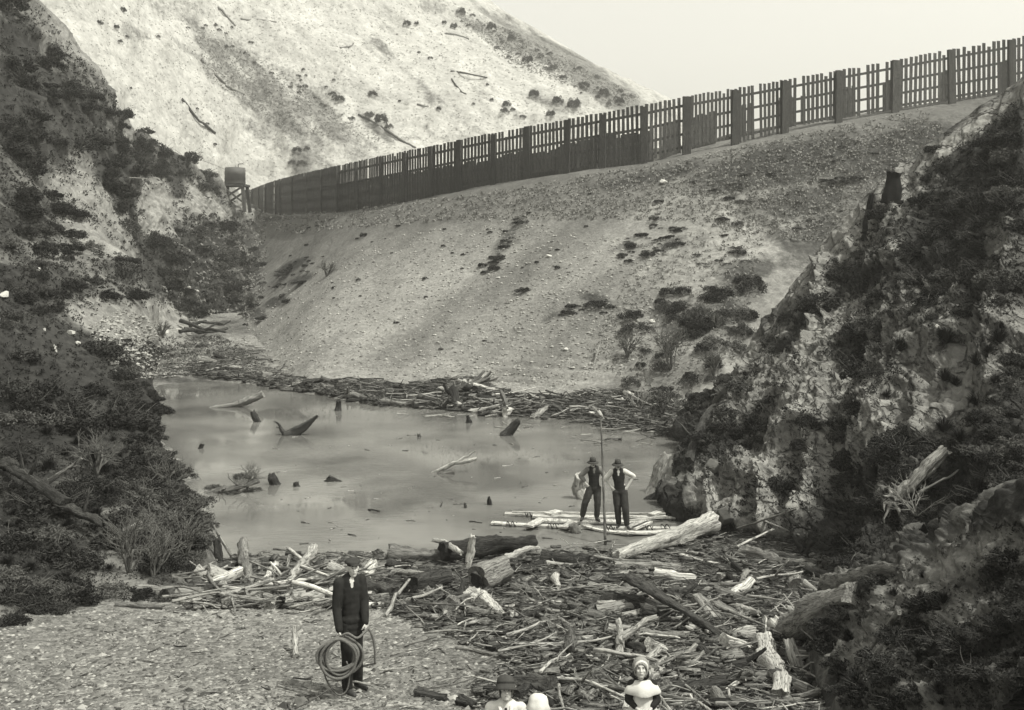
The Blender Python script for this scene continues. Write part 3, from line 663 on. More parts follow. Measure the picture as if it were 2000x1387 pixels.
# short round cut log; a dark disc paints a hollow's shade on its end
def round_log():
    h = hit(934, 1152); a = np.array(h[0]) + (0, 0, .2); b = a + np.array((.55, .5, .12))
    o = make_log('cut_log', a, b, .27, .25, GREY, 'short fat cut log with its end facing the viewer painted dark as a hollow', seed=77, bend=0, rough=.12, sides=26)
    mb = MB(); n = (a - b) / np.linalg.norm(a - b)
    mb.tube(np.array([a + n * .03, a + n * .07]) - np.array(o.location), [.19, .175], 18, .5, .15, 3)
    mb.build('dark_end_disc', M['wooddark'], o)
round_log()
UPS = [
 ('tree_stump', (428, 1100), (424, 1052), 22, 12, DARK, 'dark forked stump standing at the near left water edge', dict(fork=True)),
 ('pole', (458, 1090), (417, 1026), 5, 4, GREY, 'thin pole leaning on the dark forked stump', dict(bend=.01)),
 ('driftwood_stub', (912, 1108), (924, 1048), 13, 15, PALE, 'pale forked stub standing up between logs at the near water edge', dict(fork=True, bend=.05)),
 ('driftwood_log', (1268, 962), (1304, 888), 24, 19, PALE, 'white log leaning up out of the water right of the raft men', dict(bend=.01, sides=20)),
 ('driftwood_log', (1262, 975), (1330, 935), 14, 10, DARK, 'dark limb beside the foot of the leaning white log', dict()),
 ('tree_stump', (1146, 975), (1133, 928), 24, 20, PALE, 'pale curved root stub in the water behind the pole man', dict(bend=.12)),
 ('tree_stump', (660, 802), (662, 782), 15, 9, DARK, 'dark pointed snag standing in the far water at centre left', {}),
 ('driftwood_log', (506, 824), (493, 803), 12, 10, DARK, 'short leaning snag left of the forked log in the far water', {}),
 ('driftwood_log', (558, 850), (620, 812), 26, 6, DARK, 'dark log rising to the right from the far left water', dict(root=True)),
 ('driftwood_log', (985, 850), (1014, 820), 26, 8, DARK, 'dark broken trunk rising from the water above the white branch', dict()),
 ('tree_stump', (916, 826), (913, 812), 12, 6, DARK, 'small dark snag near the far shore left of the broken trunk', {}),
 ('tree_stump', (538, 946), (530, 926), 22, 16, DARK, 'dark stump in open water left of centre', {}),
 ('tree_stump', (580, 950), (578, 943), 13, 11, DARK, 'low dark stump right beside the larger stump in open water', {}),
 ('driftwood_log', (670, 940), (640, 934), 10, 14, DARK, 'dark wedge of wood alone in the middle of the pond', {}),
 ('tree_stump', (957, 986), (955, 970), 12, 4, DARK, 'dark pointed cone of wood in the water left of the raft', {}),
 ('tree_stump', (910, 992), (908, 984), 8, 5, DARK, 'tiny dark tip of wood left of the pointed cone by the raft', {}),
 ('tree_stump', (390, 876), (394, 868), 10, 8, DARK, 'small dark chunk in the water off the left bushes', {}),
 ('tree_stump', (820, 853), (818, 848), 9, 7, DARK, 'tiny dark lump in the far water left of the broken trunk', {}),
 ('driftwood_log', (318, 797), (278, 788), 8, 18, DARK, 'dark root mass at the far left corner of the pond', dict(root=True)),
 ('driftwood_log', (410, 796), (514, 770), 8, 16, GREY, 'long grey log stranded on the mud at the far left', {}),
 ('driftwood_log', (344, 808), (330, 804), 8, 8, DARK, 'short dark piece floating below the far left root mass', {}),
 ('driftwood_log', (842, 922), (930, 896), 9, 7, PALE, 'white forked branch floating in the middle of the pond', dict(fork=True, bend=.06)),
 ('driftwood_log', (845, 924), (886, 920), 12, 8, GREY, 'dark knotted butt of the floating white branch', dict(root=True)),
 ('driftwood_log', (925, 1022), (952, 1036), 5, 6, PALE, 'small pale splinter floating left of the raft', {}),
 ('driftwood_log', (400, 962), (506, 938), 12, 9, GREY, 'grey branchy log lying in the water off the left thicket', dict(stubs=5)),
 ('driftwood_log', (1080, 766), (1190, 702), 9, 8, GREY, 'dead trunk leaning up the far bank right of centre', dict(stubs=5, bend=.04, dd=5)),
 ('dead_sapling', (1156, 722), (1172, 672), 6, 2, GREY, 'thin upright dead stem beside the leaning trunk on the far bank', dict(dd=1)),
 ('driftwood_log', (925, 770), (905, 742), 14, 8, PALE, 'white horn of wood standing in the far shore heap', dict(bend=.12)),
 ('driftwood_log', (890, 776), (868, 752), 16, 9, DARK, 'dark root lump left of the white horn in the far shore heap', dict(root=True)),
 ('driftwood_log', (748, 770), (772, 780), 12, 9, PALE, 'pale bent log in the far shore litter left of the root heap', dict()),
 ('driftwood_log', (1178, 860), (1214, 858), 9, 7, DARK, 'dark low log in the water below the far right shore', dict()),
 ('driftwood_log', (1200, 842), (1262, 840), 5, 4, PALE, 'thin white pole floating at the far right shore', dict()),
 ('tree_stump', (1742, 392), (1746, 336), 34, 30, M['char'], 'tall black burnt stump on the crest of the rocky slope', dict(sides=20)),
 ('tree_stump', (1690, 466), (1702, 378), 20, 8, M['char'], 'jagged leaning snag just left of the tall black stump', dict(fork=True)),
 ('fallen_trunk', (1748, 972), (1846, 878), 26, 20, PALE, 'fallen pale trunk with roots on the dark right cliff', dict(root=True, dd='surf', sides=20)),
 ('broken_slab', (1795, 962), (1872, 918), 20, 8, GREY, 'splintered wood slab under the fallen pale trunk', dict(flat=.3, dd='surf')),
 ('pole', (1690, 1276), (1756, 1196), 10, 9, GREY, 'straight bare pole leaning on the near right bank', dict(bend=.004, dd='surf')),
 ('driftwood_log', (1920, 648), (1965, 668), 8, 6, PALE, 'pale stick end on the bright rock patch high right', dict(dd=.1)),
 ('driftwood_log', (1745, 855), (1812, 868), 5, 3, PALE, 'thin pale stick lying on the cliff above the fallen trunk', dict(dd=.1, stubs=2)),
 ('driftwood_log', (1822, 622), (1865, 608), 6, 4, PALE, 'small pale branch on the dark cliff top right', dict(dd=.2)),
 ('driftwood_log', (1152, 624), (1215, 590), 5, 6, PALE, 'pale stick on the scree below a dark bush right of centre', dict(dd=1.6)),
 ('board', (1650, 247), (1746, 251), 7, 6, GREY, 'single board lying on the grass below the right part of the fence', dict(bend=.003, dd=.4)),
 ('driftwood_log', (30, 625), (120, 650), 12, 8, PALE, 'pale fallen limb on the left hillside near the edge', dict(dd=2)),
 ('driftwood_log', (85, 640), (108, 690), 12, 8, PALE, 'white broken limb below the pale fallen limb on the left', dict(dd=-1.)),
 ('fallen_trunk', (8, 905), (130, 985), 24, 20, M['wooddark'], 'thick fallen trunk in the left thicket, upper section', dict(dd='surf', bend=.03, sides=20, stubs=3)),
 ('fallen_trunk', (130, 990), (245, 1046), 20, 12, DARK, 'thinner fallen trunk continuing down the left thicket', dict(dd='surf', bend=.03, sides=20, stubs=4)),
 ('driftwood_log', (90, 935), (160, 895), 8, 5, GREY, 'pale bare branch rising over the thick left trunk', dict(stubs=2)),
 ('driftwood_log', (210, 1058), (275, 1018), 8, 6, PALE, 'pale limb sticking up from the left thicket', dict()),
]
for k, (nm, a, b, w0, w1, m, lab, kw) in enumerate(UPS):
    kw = dict(kw); kw.setdefault('bend', .04)
    cat = {'tree_stump': 'tree stump', 'driftwood_log': 'driftwood log', 'driftwood_stub': 'driftwood', 'pole': 'pole', 'dead_sapling': 'dead sapling', 'fallen_trunk': 'fallen tree', 'broken_slab': 'wood slab', 'board': 'board'}[nm]
    log_up(nm, a, b, w0, w1, m, lab, seed=300 + k, cat=cat, **kw)
# fallen trunks on the far hill
for k, (a, b, w, lab) in enumerate([((880, 140), (952, 153), 3, 'grey fallen trunk on the pale hill above the middle of the fence'), ((815, 205), (862, 214), 4, 'short fallen trunk on the pale hill ending at a bush'), ((862, 68), (915, 76), 3, 'faint fallen trunk high on the pale hill'),
      ((882, 155), (910, 185), 3, 'fallen trunk slanting down the pale hill below the grey one'), ((392, 118), (440, 165), 5, 'upper length of the long dark log on the left of the pale hill'), ((440, 168), (478, 186), 4, 'lower length of the long dark log on the left of the pale hill'),
      ((700, 225), (812, 290), 4, 'long dark trunk slanting down to the fence on the pale hill'), ((470, 38), (540, 44), 3, 'pale trunk near the top of the pale hill'), ((425, 15), (460, 52), 4, 'dark trunk at the top edge of the pale hill'),
      ((355, 195), (420, 262), 5, 'dark gully log down the pale slip'), ((665, 95), (690, 86), 3, 'tiny dark trunk high in the middle of the pale hill')]):
    log_px('fallen_trunk', a, b, w * 1.2, w, GREY if k % 3 else DARK, lab, only=('hill',), seed=500 + k, cat='fallen tree', bend=.05, sides=7)

# ------------------------------------------------------------------ rocks
def rock_mesh(seed, sub=4):
    import bmesh
    bm = bmesh.new(); bmesh.ops.create_icosphere(bm, subdivisions=sub, radius=1)
    V = np.array([v.co[:] for v in bm.verts]); V *= (1 + .2 * fbm(V * 1.3 + seed * 3.1, 3, .5, s=seed))[:, None]; rr = np.random.RandomState(seed)
    for _ in range(14):
        n = rr.normal(size=3); n /= np.linalg.norm(n); e = V @ n - rr.uniform(.55, .85); V -= np.outer(np.maximum(e, 0), n)
    V *= (1, .8, .7)
    Fi = np.array([[v.index for v in f.verts] for f in bm.faces]); bm.free(); return V, Fi
for k, (x, y, w, dark, lab) in enumerate([(405, 608, 20, 0, 'bright white boulder in the dark grassy hollow'), (330, 565, 10, 0, 'small white rock upper left in the dark hollow'), (370, 560, 10, 0, 'small white rock upper right in the dark hollow'),
      (386, 567, 8, 0, 'tiny white rock right of its neighbour in the dark hollow'), (327, 646, 14, 0, 'white rock left of the log heap at the far end'), (350, 644, 18, 0, 'rounded white rock touching the log heap at the far end'), (389, 636, 17, 0, 'upright white block behind the log heap at the far end'),
      (139, 647, 20, 0, 'white rock on the left slope below the limbs'), (152, 669, 15, 0, 'white block on the left slope under a rounder rock'), (1335, 780, 22, 0, 'bright white rock in shrubs at the far right shore'), (1275, 625, 16, 0, 'pale rock on the slope right of the pale stick'),
      (588, 1366, 34, 1, 'flat dark stone on the gravel left of the rope man boots'), (1105, 680, 12, 0, 'pale stone low on the scree'), (7, 572, 28, 0, 'white rock face at the left edge'), (75, 524, 12, 0, 'small pale rock high on the left slope'), (1830, 635, 14, 0, 'pale stone on the dark upper cliff'),
      (1754, 688, 12, 0, 'small pale stone on the dark middle cliff'), (155, 555, 9, 0, 'pale stone on the left slope between bushes'), (1297, 352, 22, 0, 'bright white patch of rock below the fence'), (1072, 498, 12, 0, 'white rock on the middle of the scree'), (228, 652, 9, 0, 'little white stone at the edge of the gravel fan'),
      (425, 404, 8, 0, 'white stone at the foot of the water tank stand'), (530, 424, 8, 0, 'white stone under the far end of the fence'), (1420, 1000, 60, 1, 'grey squared boulder at the cliff foot by the pond'), (1395, 905, 50, 1, 'grey pointed boulder above the squared one at the cliff foot')]):
    h = hit(x, y + w * .3); V, Fi = rock_mesh(k); s = w / 2 / F * h[0].y
    o = mesh_np('rock', V * s, Fi, M['rock'] if not dark else M.setdefault('greyrock', plain('grey_rock', .11, .9, .35, 3, .7, .1, .05)), smooth_=False)
    o.location = h[0] + Vector((0, 0, s * .25)); o.rotation_euler = (0, 0, k * 1.3); tag(o, lab, 'rock')

# ------------------------------------------------------------------ gravel and driftwood litter (uncountable)
def gravel():
    V0 = np.array([(1, 0, 0), (-1, 0, 0), (0, 1, 0), (0, -1, 0), (0, 0, 1), (0, 0, -1)], float)
    T0 = np.array([(0, 2, 4), (2, 1, 4), (1, 3, 4), (3, 0, 4), (2, 0, 5), (1, 2, 5), (3, 1, 5), (0, 3, 5)])
    poly = [(-250, 1210), (200, 1190), (420, 1180), (760, 1190), (880, 1230), (1300, 1250), (1700, 1300), (1900, 1560), (-300, 1560)]
    pts = inpoly(poly, 30000, 1); mb = MB()
    VV, TT, TN = [], [], []; n = 0
    for (x, y) in pts:
        h = hit(x, y, ('shore',))
        if not h: continue
        s = .011 + .032 * NR.rand() ** 2.4
        if NR.rand() < .035: s *= 2.2
        a = NR.rand() * 6.3; c, sn = math.cos(a), math.sin(a)
        W = V0 * (s * (1 + .5 * NR.rand()), s, s * .55) * (1 + .3 * NR.uniform(-1, 1, (6, 3)))
        W = np.stack([W[:, 0] * c - W[:, 1] * sn, W[:, 0] * sn + W[:, 1] * c, W[:, 2]], 1)
        VV.append(W + np.array(h[0])); TT.append(T0 + n); n += 6; TN.append(np.full(6, NR.rand()))
    o = mesh_np('gravel', np.concatenate(VV), np.concatenate(TT), M['stoneattr'], None, {'tone': np.concatenate(TN)}, False)
    tag(o, 'loose grey pebbles covering the near shore in front of the driftwood', 'gravel', kind='stuff')
    VV, TT, TN = [], [], []; n = 0
    poly = [(480, 620), (700, 480), (950, 420), (1300, 480), (1250, 700), (1100, 760), (600, 735), (470, 690)]
    for (x, y) in inpoly(poly, 9000, 2) + inpoly([(170, 640), (240, 600), (330, 640), (440, 690), (440, 735), (240, 740), (200, 690)], 2500, 1):
        h = hit(x, y, ('emb', 'left', 'shore'))
        if not h: continue
        s = .025 + .09 * NR.rand() ** 4
        W = V0 * (s * (1 + .5 * NR.rand()), s, s * .7) * (1 + .3 * NR.uniform(-1, 1, (6, 3)))
        VV.append(W + np.array(h[0])); TT.append(T0 + n); n += 6; TN.append(np.full(6, .5 + .5 * NR.rand()))
    o = mesh_np('scree_stones', np.concatenate(VV), np.concatenate(TT), M['stoneattr'], None, {'tone': np.concatenate(TN)}, False)
    tag(o, 'loose broken stones scattered over the embankment scree', 'scree', kind='stuff')
gravel()
def stick(mb, c, L, r, az, tilt, tone, sides=5, n=5, bend=.08, nz=None):
    d = np.array((math.cos(az) * math.cos(tilt), math.sin(az) * math.cos(tilt), math.sin(tilt))) * L / 2
    mb.tube(bent(c - d, c + d, n, bend, NR.randint(1 << 30)), np.linspace(r, r * NR.uniform(.3, .9), n), sides, tone, .25 if r > .03 else 0, NR.randint(999))
def rotz(a): return np.array([[math.cos(a), -math.sin(a), 0], [math.sin(a), math.cos(a), 0], [0, 0, 1]])
def litter():
    for nm, poly, N, smin, smax, only, lab in (
        ('driftwood_litter', DEBRIS, 15500, .06, .5, ('shore', 'water'), 'dense litter of bleached sticks and bark filling the near shore'),
        ('driftwood_litter', FARDEB, 5200, .2, 1.3, ('shore', 'water'), 'dark band of sticks and bark along the far water edge')):
        mb = MB()
        for (x, y) in inpoly(poly, N, 3):
            h = hit(x, y, only)
            if not h or h[0].z < -.02: continue
            L = smin + (smax - smin) * NR.rand() ** 2.3; r = L * NR.uniform(.015, .04)
            az = NR.normal(0.1, .75 if smax < 1 else 1.0) + (math.pi / 2 if NR.rand() < .15 else 0)
            tone = NR.beta(1.1, 1.6) if nm and smax < 1.0 else NR.beta(.9, 2.8)
            tilt = NR.normal(0, .12) if NR.rand() < .9 else NR.uniform(-.9, .9)
            if NR.rand() < .42:
                a_ = NR.uniform(-.5, .5); R_ = rotz(az) @ np.array([[1, 0, 0], [0, math.cos(a_), -math.sin(a_)], [0, math.sin(a_), math.cos(a_)]]); Lc = L * .75
                mb.box(np.array(h[0]) + (0, 0, .02 + .06 * NR.rand()), (Lc, Lc * NR.uniform(.2, .45), Lc * NR.uniform(.05, .16)), R_, tone * .55); continue
            stick(mb, np.array(h[0]) + (0, 0, r + NR.rand() ** 2 * .10 * (1 + (smax > 1))), L, r, az, tilt, tone, 5, 4 if L < .4 else 6, .045)
        o = mb.build(nm, M['woodattr']); tag(o, lab, 'driftwood litter', kind='stuff')
litter()
def stray():
    mb = MB()
    for (x, y) in inpoly([(150, 1200), (560, 1195), (800, 1220), (1000, 1300), (960, 1387), (60, 1387)], 420, 3):
        h = hit(x, y, ('shore',)); L = .04 + .25 * NR.rand() ** 3
        stick(mb, np.array(h[0]) + (0, 0, .02), L, L * .04 + .003, NR.rand() * 3.1, 0, NR.beta(1, 1.5), 5, 4, .06)
    for (x, y) in inpoly([(560, 800), (1300, 840), (1330, 980), (1250, 1080), (560, 1090), (430, 1000)], 170, 3):
        h = hit(x, y, ('water',)); L = .05 + .35 * NR.rand() ** 3
        if h: stick(mb, np.array(h[0]) + (0, 0, .01), L, L * .05 + .006, NR.normal(0, .6), 0, NR.beta(1, 1.2), 5, 4, .06)
    for (x, y) in inpoly([(380, 660), (480, 660), (600, 740), (400, 738), (240, 740), (300, 700)], 420, 3):
        h = hit(x, y, ('shore', 'emb')); L = .15 + .9 * NR.rand() ** 3
        if h: stick(mb, np.array(h[0]) + (0, 0, .05), L, L * .04 + .01, NR.rand() * 3.1, 0, NR.beta(1, 1.5), 5, 4, .06)
    o = mb.build('twig_scatter', M['woodattr']); tag(o, 'twigs and chips scattered over the gravel and floating on the pond', 'twigs', kind='stuff')
stray()
# the larger sticks, one by one
STK = []
for k in range(14):
    mb = MB(); L = .9
    stick(mb, np.zeros(3), L, NR.uniform(.012, .030), 0, 0, .5, 7, 9, NR.uniform(.01, .05))
    if k % 2:
        mb.tube(bent((.05, 0, 0), (.32, NR.uniform(-.2, .2), .12), 5, .1, k), np.linspace(.02, .007, 5), 5, .5)
    m = mb.build('driftwood_stick', [M['woodpale'], M['wood'], M['woodgrey']][k % 3]); STK.append(m.data); bpy.data.objects.remove(m)
def sticks(poly, N, lo, hi, only, label, group):
    for (x, y) in inpoly(poly, N, 4):
        h = hit(x, y, only)
        if not h: continue
        o = bpy.data.objects.new('driftwood_stick', STK[NR.randint(14)]); COL.objects.link(o)
        s = NR.uniform(lo, hi); o.scale = (s, s * .9, s * .9)
        o.rotation_euler = (NR.uniform(0, 6.3), NR.normal(0, .16), NR.normal(.05, .8)); o.location = h[0] + Vector((0, 0, .05 * s + .03 + .08 * NR.rand()))
        tag(o, label, 'driftwood stick', group)
sticks([(700, 1110), (1640, 1100), (1660, 1240), (1640, 1420), (1000, 1420), (1040, 1290), (820, 1240)], 120, .5, 1.5, ('shore',), 'bleached or dark stick lying in the litter between the pond and the children', 'driftwood sticks on the near shore')
sticks([(330, 1130), (480, 1095), (700, 1130), (740, 1190), (560, 1200), (330, 1190)], 55, .9, 2.0, ('shore',), 'pale stick in the driftwood pile left of the rope man', 'driftwood sticks in the left pile')
sticks([(760, 1195), (1000, 1225), (1040, 1300), (930, 1390), (560, 1390), (740, 1230)], 16, .4, .9, ('shore',), 'stray stick lying on open gravel right of the rope man', 'stray sticks on the gravel')
sticks(FARDEB, 60, 1.0, 2.6, ('shore', 'water'), 'long stick in the litter band along the far water edge', 'driftwood sticks on the far shore')
FL = [(620, 805), (1300, 845), (1330, 930), (1300, 980), (1000, 990), (700, 1000), (560, 900)]
sticks([(700, 800), (1260, 830), (1330, 860), (1300, 900), (1150, 870), (900, 830)], 44, .4, 1.4, ('water',), 'small stick afloat in the pond near the far right shore', 'sticks afloat on the pond')
sticks([(1100, 1068), (1260, 1060), (1240, 1078), (1120, 1084)], 8, .4, .8, ('water',), 'scrap of wood afloat between the raft and the near shore', 'wood scraps afloat by the raft')

# short thick broken pieces
CH = []
for k in range(10):
    mb = MB(); r = NR.uniform(.07, .12); mb.tube(bent((-.3, 0, 0), (.3, 0, 0), 12, .04, 60 + k), np.linspace(r, r * NR.uniform(.4, .95), 12) , 14, .5, .45, 60 + k, flat=NR.uniform(.4, 1))
    if k % 3 == 0: mb.tube(bent((0, 0, 0), (.22, .12, .18), 5, .05, k), np.linspace(.05, .02, 5), 8, .5, .3, k)
    m = mb.build('driftwood_chunk', [M['woodgrey'], M['wooddark'], M['woodpale'], M['woodgrey'], M['wooddark']][k % 5]); CH.append(m.data); bpy.data.objects.remove(m)
for poly, N, lo, hi, only, lab, grp in (([(760, 1110), (1640, 1100), (1640, 1240), (1500, 1250), (1000, 1240), (820, 1220)], 46, .5, 1.35, ('shore',), 'short thick broken piece of wood in the litter below the pond', 'broken wood pieces on the near shore'),
        ([(960, 1290), (1500, 1260), (1620, 1300), (1620, 1400), (960, 1400)], 30, .5, 1.1, ('shore',), 'short broken piece of wood in the litter around the children', 'broken wood pieces by the children'),
        ([(330, 1130), (480, 1100), (740, 1120), (760, 1190), (330, 1185)], 30, .7, 1.5, ('shore',), 'short thick broken piece in the left driftwood pile', 'broken wood pieces in the left pile'),
        (FARDEB, 50, 1.0, 2.3, ('shore', 'water'), 'chunk of wood in the litter band along the far water edge', 'broken wood pieces on the far shore')):
    for (x, y) in inpoly(poly, N, 4):
        h = hit(x, y, only)
        if not h: continue
        o = bpy.data.objects.new('driftwood_chunk', CH[NR.randint(10)]); COL.objects.link(o); q = NR.uniform(lo, hi); o.scale = (q * NR.uniform(.7, 1.5), q, q)
        o.rotation_euler = (NR.uniform(0, 6.3), NR.normal(0, .25), NR.normal(.1, .9)); o.location = h[0] + Vector((0, 0, .06 * q)); tag(o, lab, 'driftwood', grp)
# ------------------------------------------------------------------ vegetation
def leaves(mb, C, R, n, size, seed, flatten=.75, tone=.5):
    r = np.random.RandomState(seed)
    d = r.normal(size=(n, 3)); d /= np.linalg.norm(d, axis=1)[:, None]
    rad = R * (.45 + .55 * r.rand(n) ** .5)
    c = np.array(C) + d * rad[:, None] * (1, 1, flatten)
    a = r.normal(size=(n, 3)); a /= np.linalg.norm(a, axis=1)[:, None]
    b = np.cross(a, r.normal(size=(n, 3))); b /= np.linalg.norm(b, axis=1)[:, None]
    s = size * (.6 + .8 * r.rand(n))[:, None]
    V = np.stack([c - a * s, c - b * s * .45, c + a * s, c + b * s * .45], 1).reshape(-1, 3)
    mb.add(V, np.arange(n * 4).reshape(-1, 4))
def bush_mesh(seed, mat, clumps=26, n=85, size=.06, wide=1.0, hgt=.75):
    r = np.random.RandomState(seed); fol = MB(); st = MB()
    for k in range(clumps):
        a = r.rand() * 6.28; q = r.rand() ** .5; z = hgt * (1 - q * q * .7) * r.uniform(.45, 1.0)
        c = np.array((math.cos(a) * q * .78 * wide, math.sin(a) * q * .78, z))
        leaves(fol, c, r.uniform(.16, .32), n, size, seed * 100 + k)
        if k % 2 == 0: st.tube(bent((0, 0, -.1), c, 6, .08, seed + k), np.linspace(.035, .01, 6), 5)
    for k in range(10):   # stray twigs past the crown
        a = r.rand() * 6.28; st.tube(bent((0, 0, .2), (math.cos(a) * 1.0, math.sin(a), r.uniform(.5, 1.2) * hgt), 6, .08, seed + 70 + k), np.linspace(.018, .005, 6), 4)
    f = fol.build('foliage', mat, smooth_=False); s = st.build('stem', M['twig'])
    d = f.data, s.data
    bpy.data.objects.remove(f); bpy.data.objects.remove(s); return d
BUSH = [bush_mesh(1, M['leaf']), bush_mesh(2, M['leaf'], 34, 80, .05, 1.2, .6), bush_mesh(3, M['leaf'], 20, 90, .07, .9, 1.0), bush_mesh(4, M['leafmid'], 22, 70, .06, 1.2, .65), bush_mesh(5, M['leafmid'], 26, 60, .05, 1.0, .8)]
def one_mesh(pair, name):
    me = pair[0].copy(); return me
def place_bush(h, s, kind, name, label, group, cat='bush', parts=False, sz=1.0, rz=None):
    rz = NR.rand() * 6.28 if rz is None else rz
    o = empty(name, h[0] - Vector((0, 0, .08 * s))) if parts else bpy.data.objects.new(name, BUSH[kind][0])
    if not parts: COL.objects.link(o); o.location = h[0] + Vector((0, 0, (.35 if name == 'hill_bush' else -.08) * s))
    o.rotation_euler = (0, 0, rz); o.scale = (s, s, s * sz)
    if parts:
        for nm, me in zip(('foliage', 'stem'), BUSH[kind]):
            c = bpy.data.objects.new(nm, me); COL.objects.link(c); c.parent = o
    tag(o, label, cat, group); return o
MASKS = {'left': l_mask, 'spur': s_mask, 'bank': b_mask, 'emb': e_mask, 'hill': h_mask}
def scatter(poly, N, only, lo=-9, hi=9):
    hs = [hit(x, y, only) for (x, y) in inpoly(poly, N, 5)]; hs = [h for h in hs if h and h[3] != 'water' and (only is None or h[3] in only)]
    if lo < -5 and hi > 5 or not hs or only is None or only[0] not in MASKS: return hs
    V = np.array([h[0] for h in hs]); px = 1000 + F * V[:, 0] / V[:, 1]; py = HY - F * (V[:, 2] - HC) / V[:, 1]
    v = MASKS[only[0]](V, px, py, np.zeros(len(V)))[0]
    return [h for h, k in zip(hs, v) if lo < k < hi]
def bushes(poly, N, wpx, kinds, name, label, group, only=None, parts=False, sz=(.7, 1.1), cat='bush', dmax=None):
    for h in scatter(poly, N * 3 if name in ('cliff_bush', 'bank_bush') else int(N * 2.6) if only == LH else N, only, *((.5, 9) if name in ('cliff_bush', 'bank_bush') else (.42, 9) if only == LH else (-9, 9)))[:N]:
        w = NR.uniform(*wpx); s = w / 2 / F * h[0].y
        if dmax: s = min(s, dmax)
        place_bush(h, s, kinds[NR.randint(len(kinds))], name, label, group, cat, parts, NR.uniform(*sz))
LH = ('left',)
bushes([(5, -10), (75, 5), (135, 100), (180, 180), (240, 260), (290, 290), (230, 430), (60, 480), (5, 420)], 44, (40, 90), (0, 1, 2), 'scrub_bush', 'dark scrub bush high on the left hillside beside the pale slip', 'scrub bushes high on the left hillside', LH, True)
bushes([(230, 210), (300, 270), (400, 325), (440, 370), (430, 398), (330, 400), (200, 400)], 26, (36, 64), (0, 2), 'scrub_bush', 'dark scrub bush between the left hillside crest and the water tank', 'scrub bushes by the water tank', LH, True)
bushes([(440, 430), (510, 430), (530, 500), (500, 620), (440, 680), (420, 600)], 34, (14, 36), (0, 1, 3), 'gully_bush', 'low bush in the gully at the left end of the embankment', 'bushes in the gully', ('emb', 'left'))
bushes([(5, 430), (230, 440), (480, 430), (500, 600), (430, 640), (200, 590), (10, 640)], 85, (28, 72), (0, 1, 3, 4), 'scrub_bush', 'low scrub bush on the middle of the left hillside around the grassy hollow', 'scrub bushes around the hollow', LH)
bushes([(20, 1150), (240, 1150), (390, 1100), (400, 1130), (300, 1185), (60, 1215), (5, 1240)], 22, (50, 100), (0, 1, 3), 'thicket_bush', 'leafy bush along the foot of the left thicket above the gravel', 'bushes at the foot of the left thicket', ('left', 'shore'), True)
bushes([(235, 710), (320, 740), (345, 800), (380, 900), (400, 980), (330, 980), (230, 800)], 48, (30, 66), (0, 1, 3), 'thicket_bush', 'leafy bush at the far left edge of the pond', 'bushes at the far left water edge', LH, True)
bushes([(5, 660), (220, 680), (260, 800), (330, 900), (390, 990), (390, 1080), (300, 1140), (5, 1180)], 80, (55, 120), (0, 1, 2, 3), 'thicket_bush', 'leafy bush in the dark thicket left of the pond', 'thicket bushes left of the pond', LH, True)
bushes([(300, 870), (400, 960), (410, 1075), (340, 1140), (250, 1100), (260, 950)], 20, (60, 100), (3, 4), 'thicket_bush', 'paler leafy bush hanging over the near left water', 'pale bushes over the left water', LH, True)
bushes([(1330, 860), (1440, 760), (1540, 620), (1700, 420), (1990, 220), (1995, 960), (1700, 900), (1600, 1000), (1450, 900), (1350, 900)], 130, (30, 84), (0, 1, 2, 3), 'cliff_bush', 'dark bush clinging to the rocky cliff on the right', 'bushes on the right cliff', ('spur',), True)
bushes([(1640, 900), (1990, 700), (1995, 1000), (1850, 1030), (1700, 1100), (1620, 1060)], 40, (50, 100), (0, 1, 2), 'cliff_bush', 'black-looking bush low on the shaded right cliff around the fallen trunk', 'bushes around the fallen trunk', ('spur',), True)
bushes([(1580, 1180), (1700, 1130), (1850, 1090), (1995, 1080), (1995, 1380), (1640, 1380), (1600, 1280)], 44, (36, 110), (0, 1, 2), 'bank_bush', 'dark bush on the near right bank', 'bushes on the near right bank', ('bank',), True, (.5, .9))
bushes([(1180, 620), (1330, 560), (1480, 520), (1480, 640), (1420, 780), (1330, 830), (1230, 800), (1200, 700)], 64, (26, 70), (3, 4, 0), 'low_shrub', 'loose grey shrub at the right foot of the embankment', 'shrubs at the right foot of the embankment', ('emb', 'spur', 'shore'), sz=(.8, 1.2))
bushes([(1300, 360), (1700, 270), (1800, 300), (1650, 450), (1400, 560), (1200, 520)], 60, (12, 40), (3, 0, 1), 'low_shrub', 'small scrub clump on the upper right of the embankment', 'scrub clumps on the upper right embankment', ('emb',), sz=(.35, .7))
bushes([(560, 440), (900, 400), (1250, 360), (1250, 480), (1000, 560), (700, 600), (560, 560)], 40, (6, 16), (0, 1), 'small_plant', 'tiny plant tuft dotted on the bare scree', 'plant tufts on the scree', ('emb',), cat='plant')
for poly, N, wr in (([(935, 530), (960, 535), (1030, 440), (1005, 425)], 20, (10, 28)), ([(1070, 620), (1140, 585), (1215, 590), (1180, 615)], 16, (12, 32)), ([(1190, 490), (1330, 415), (1345, 470), (1230, 520)], 24, (10, 34)), ([(530, 530), (610, 500), (605, 550), (510, 605)], 20, (10, 26)), ([(480, 560), (520, 550), (520, 640), (460, 650)], 14, (14, 34))):
    bushes(poly, N, wr, (0, 1, 3), 'scrub_bush', 'dark low bush in one of the ragged patches on the scree', 'bush patches on the scree', ('emb',), sz=(.45, .8))
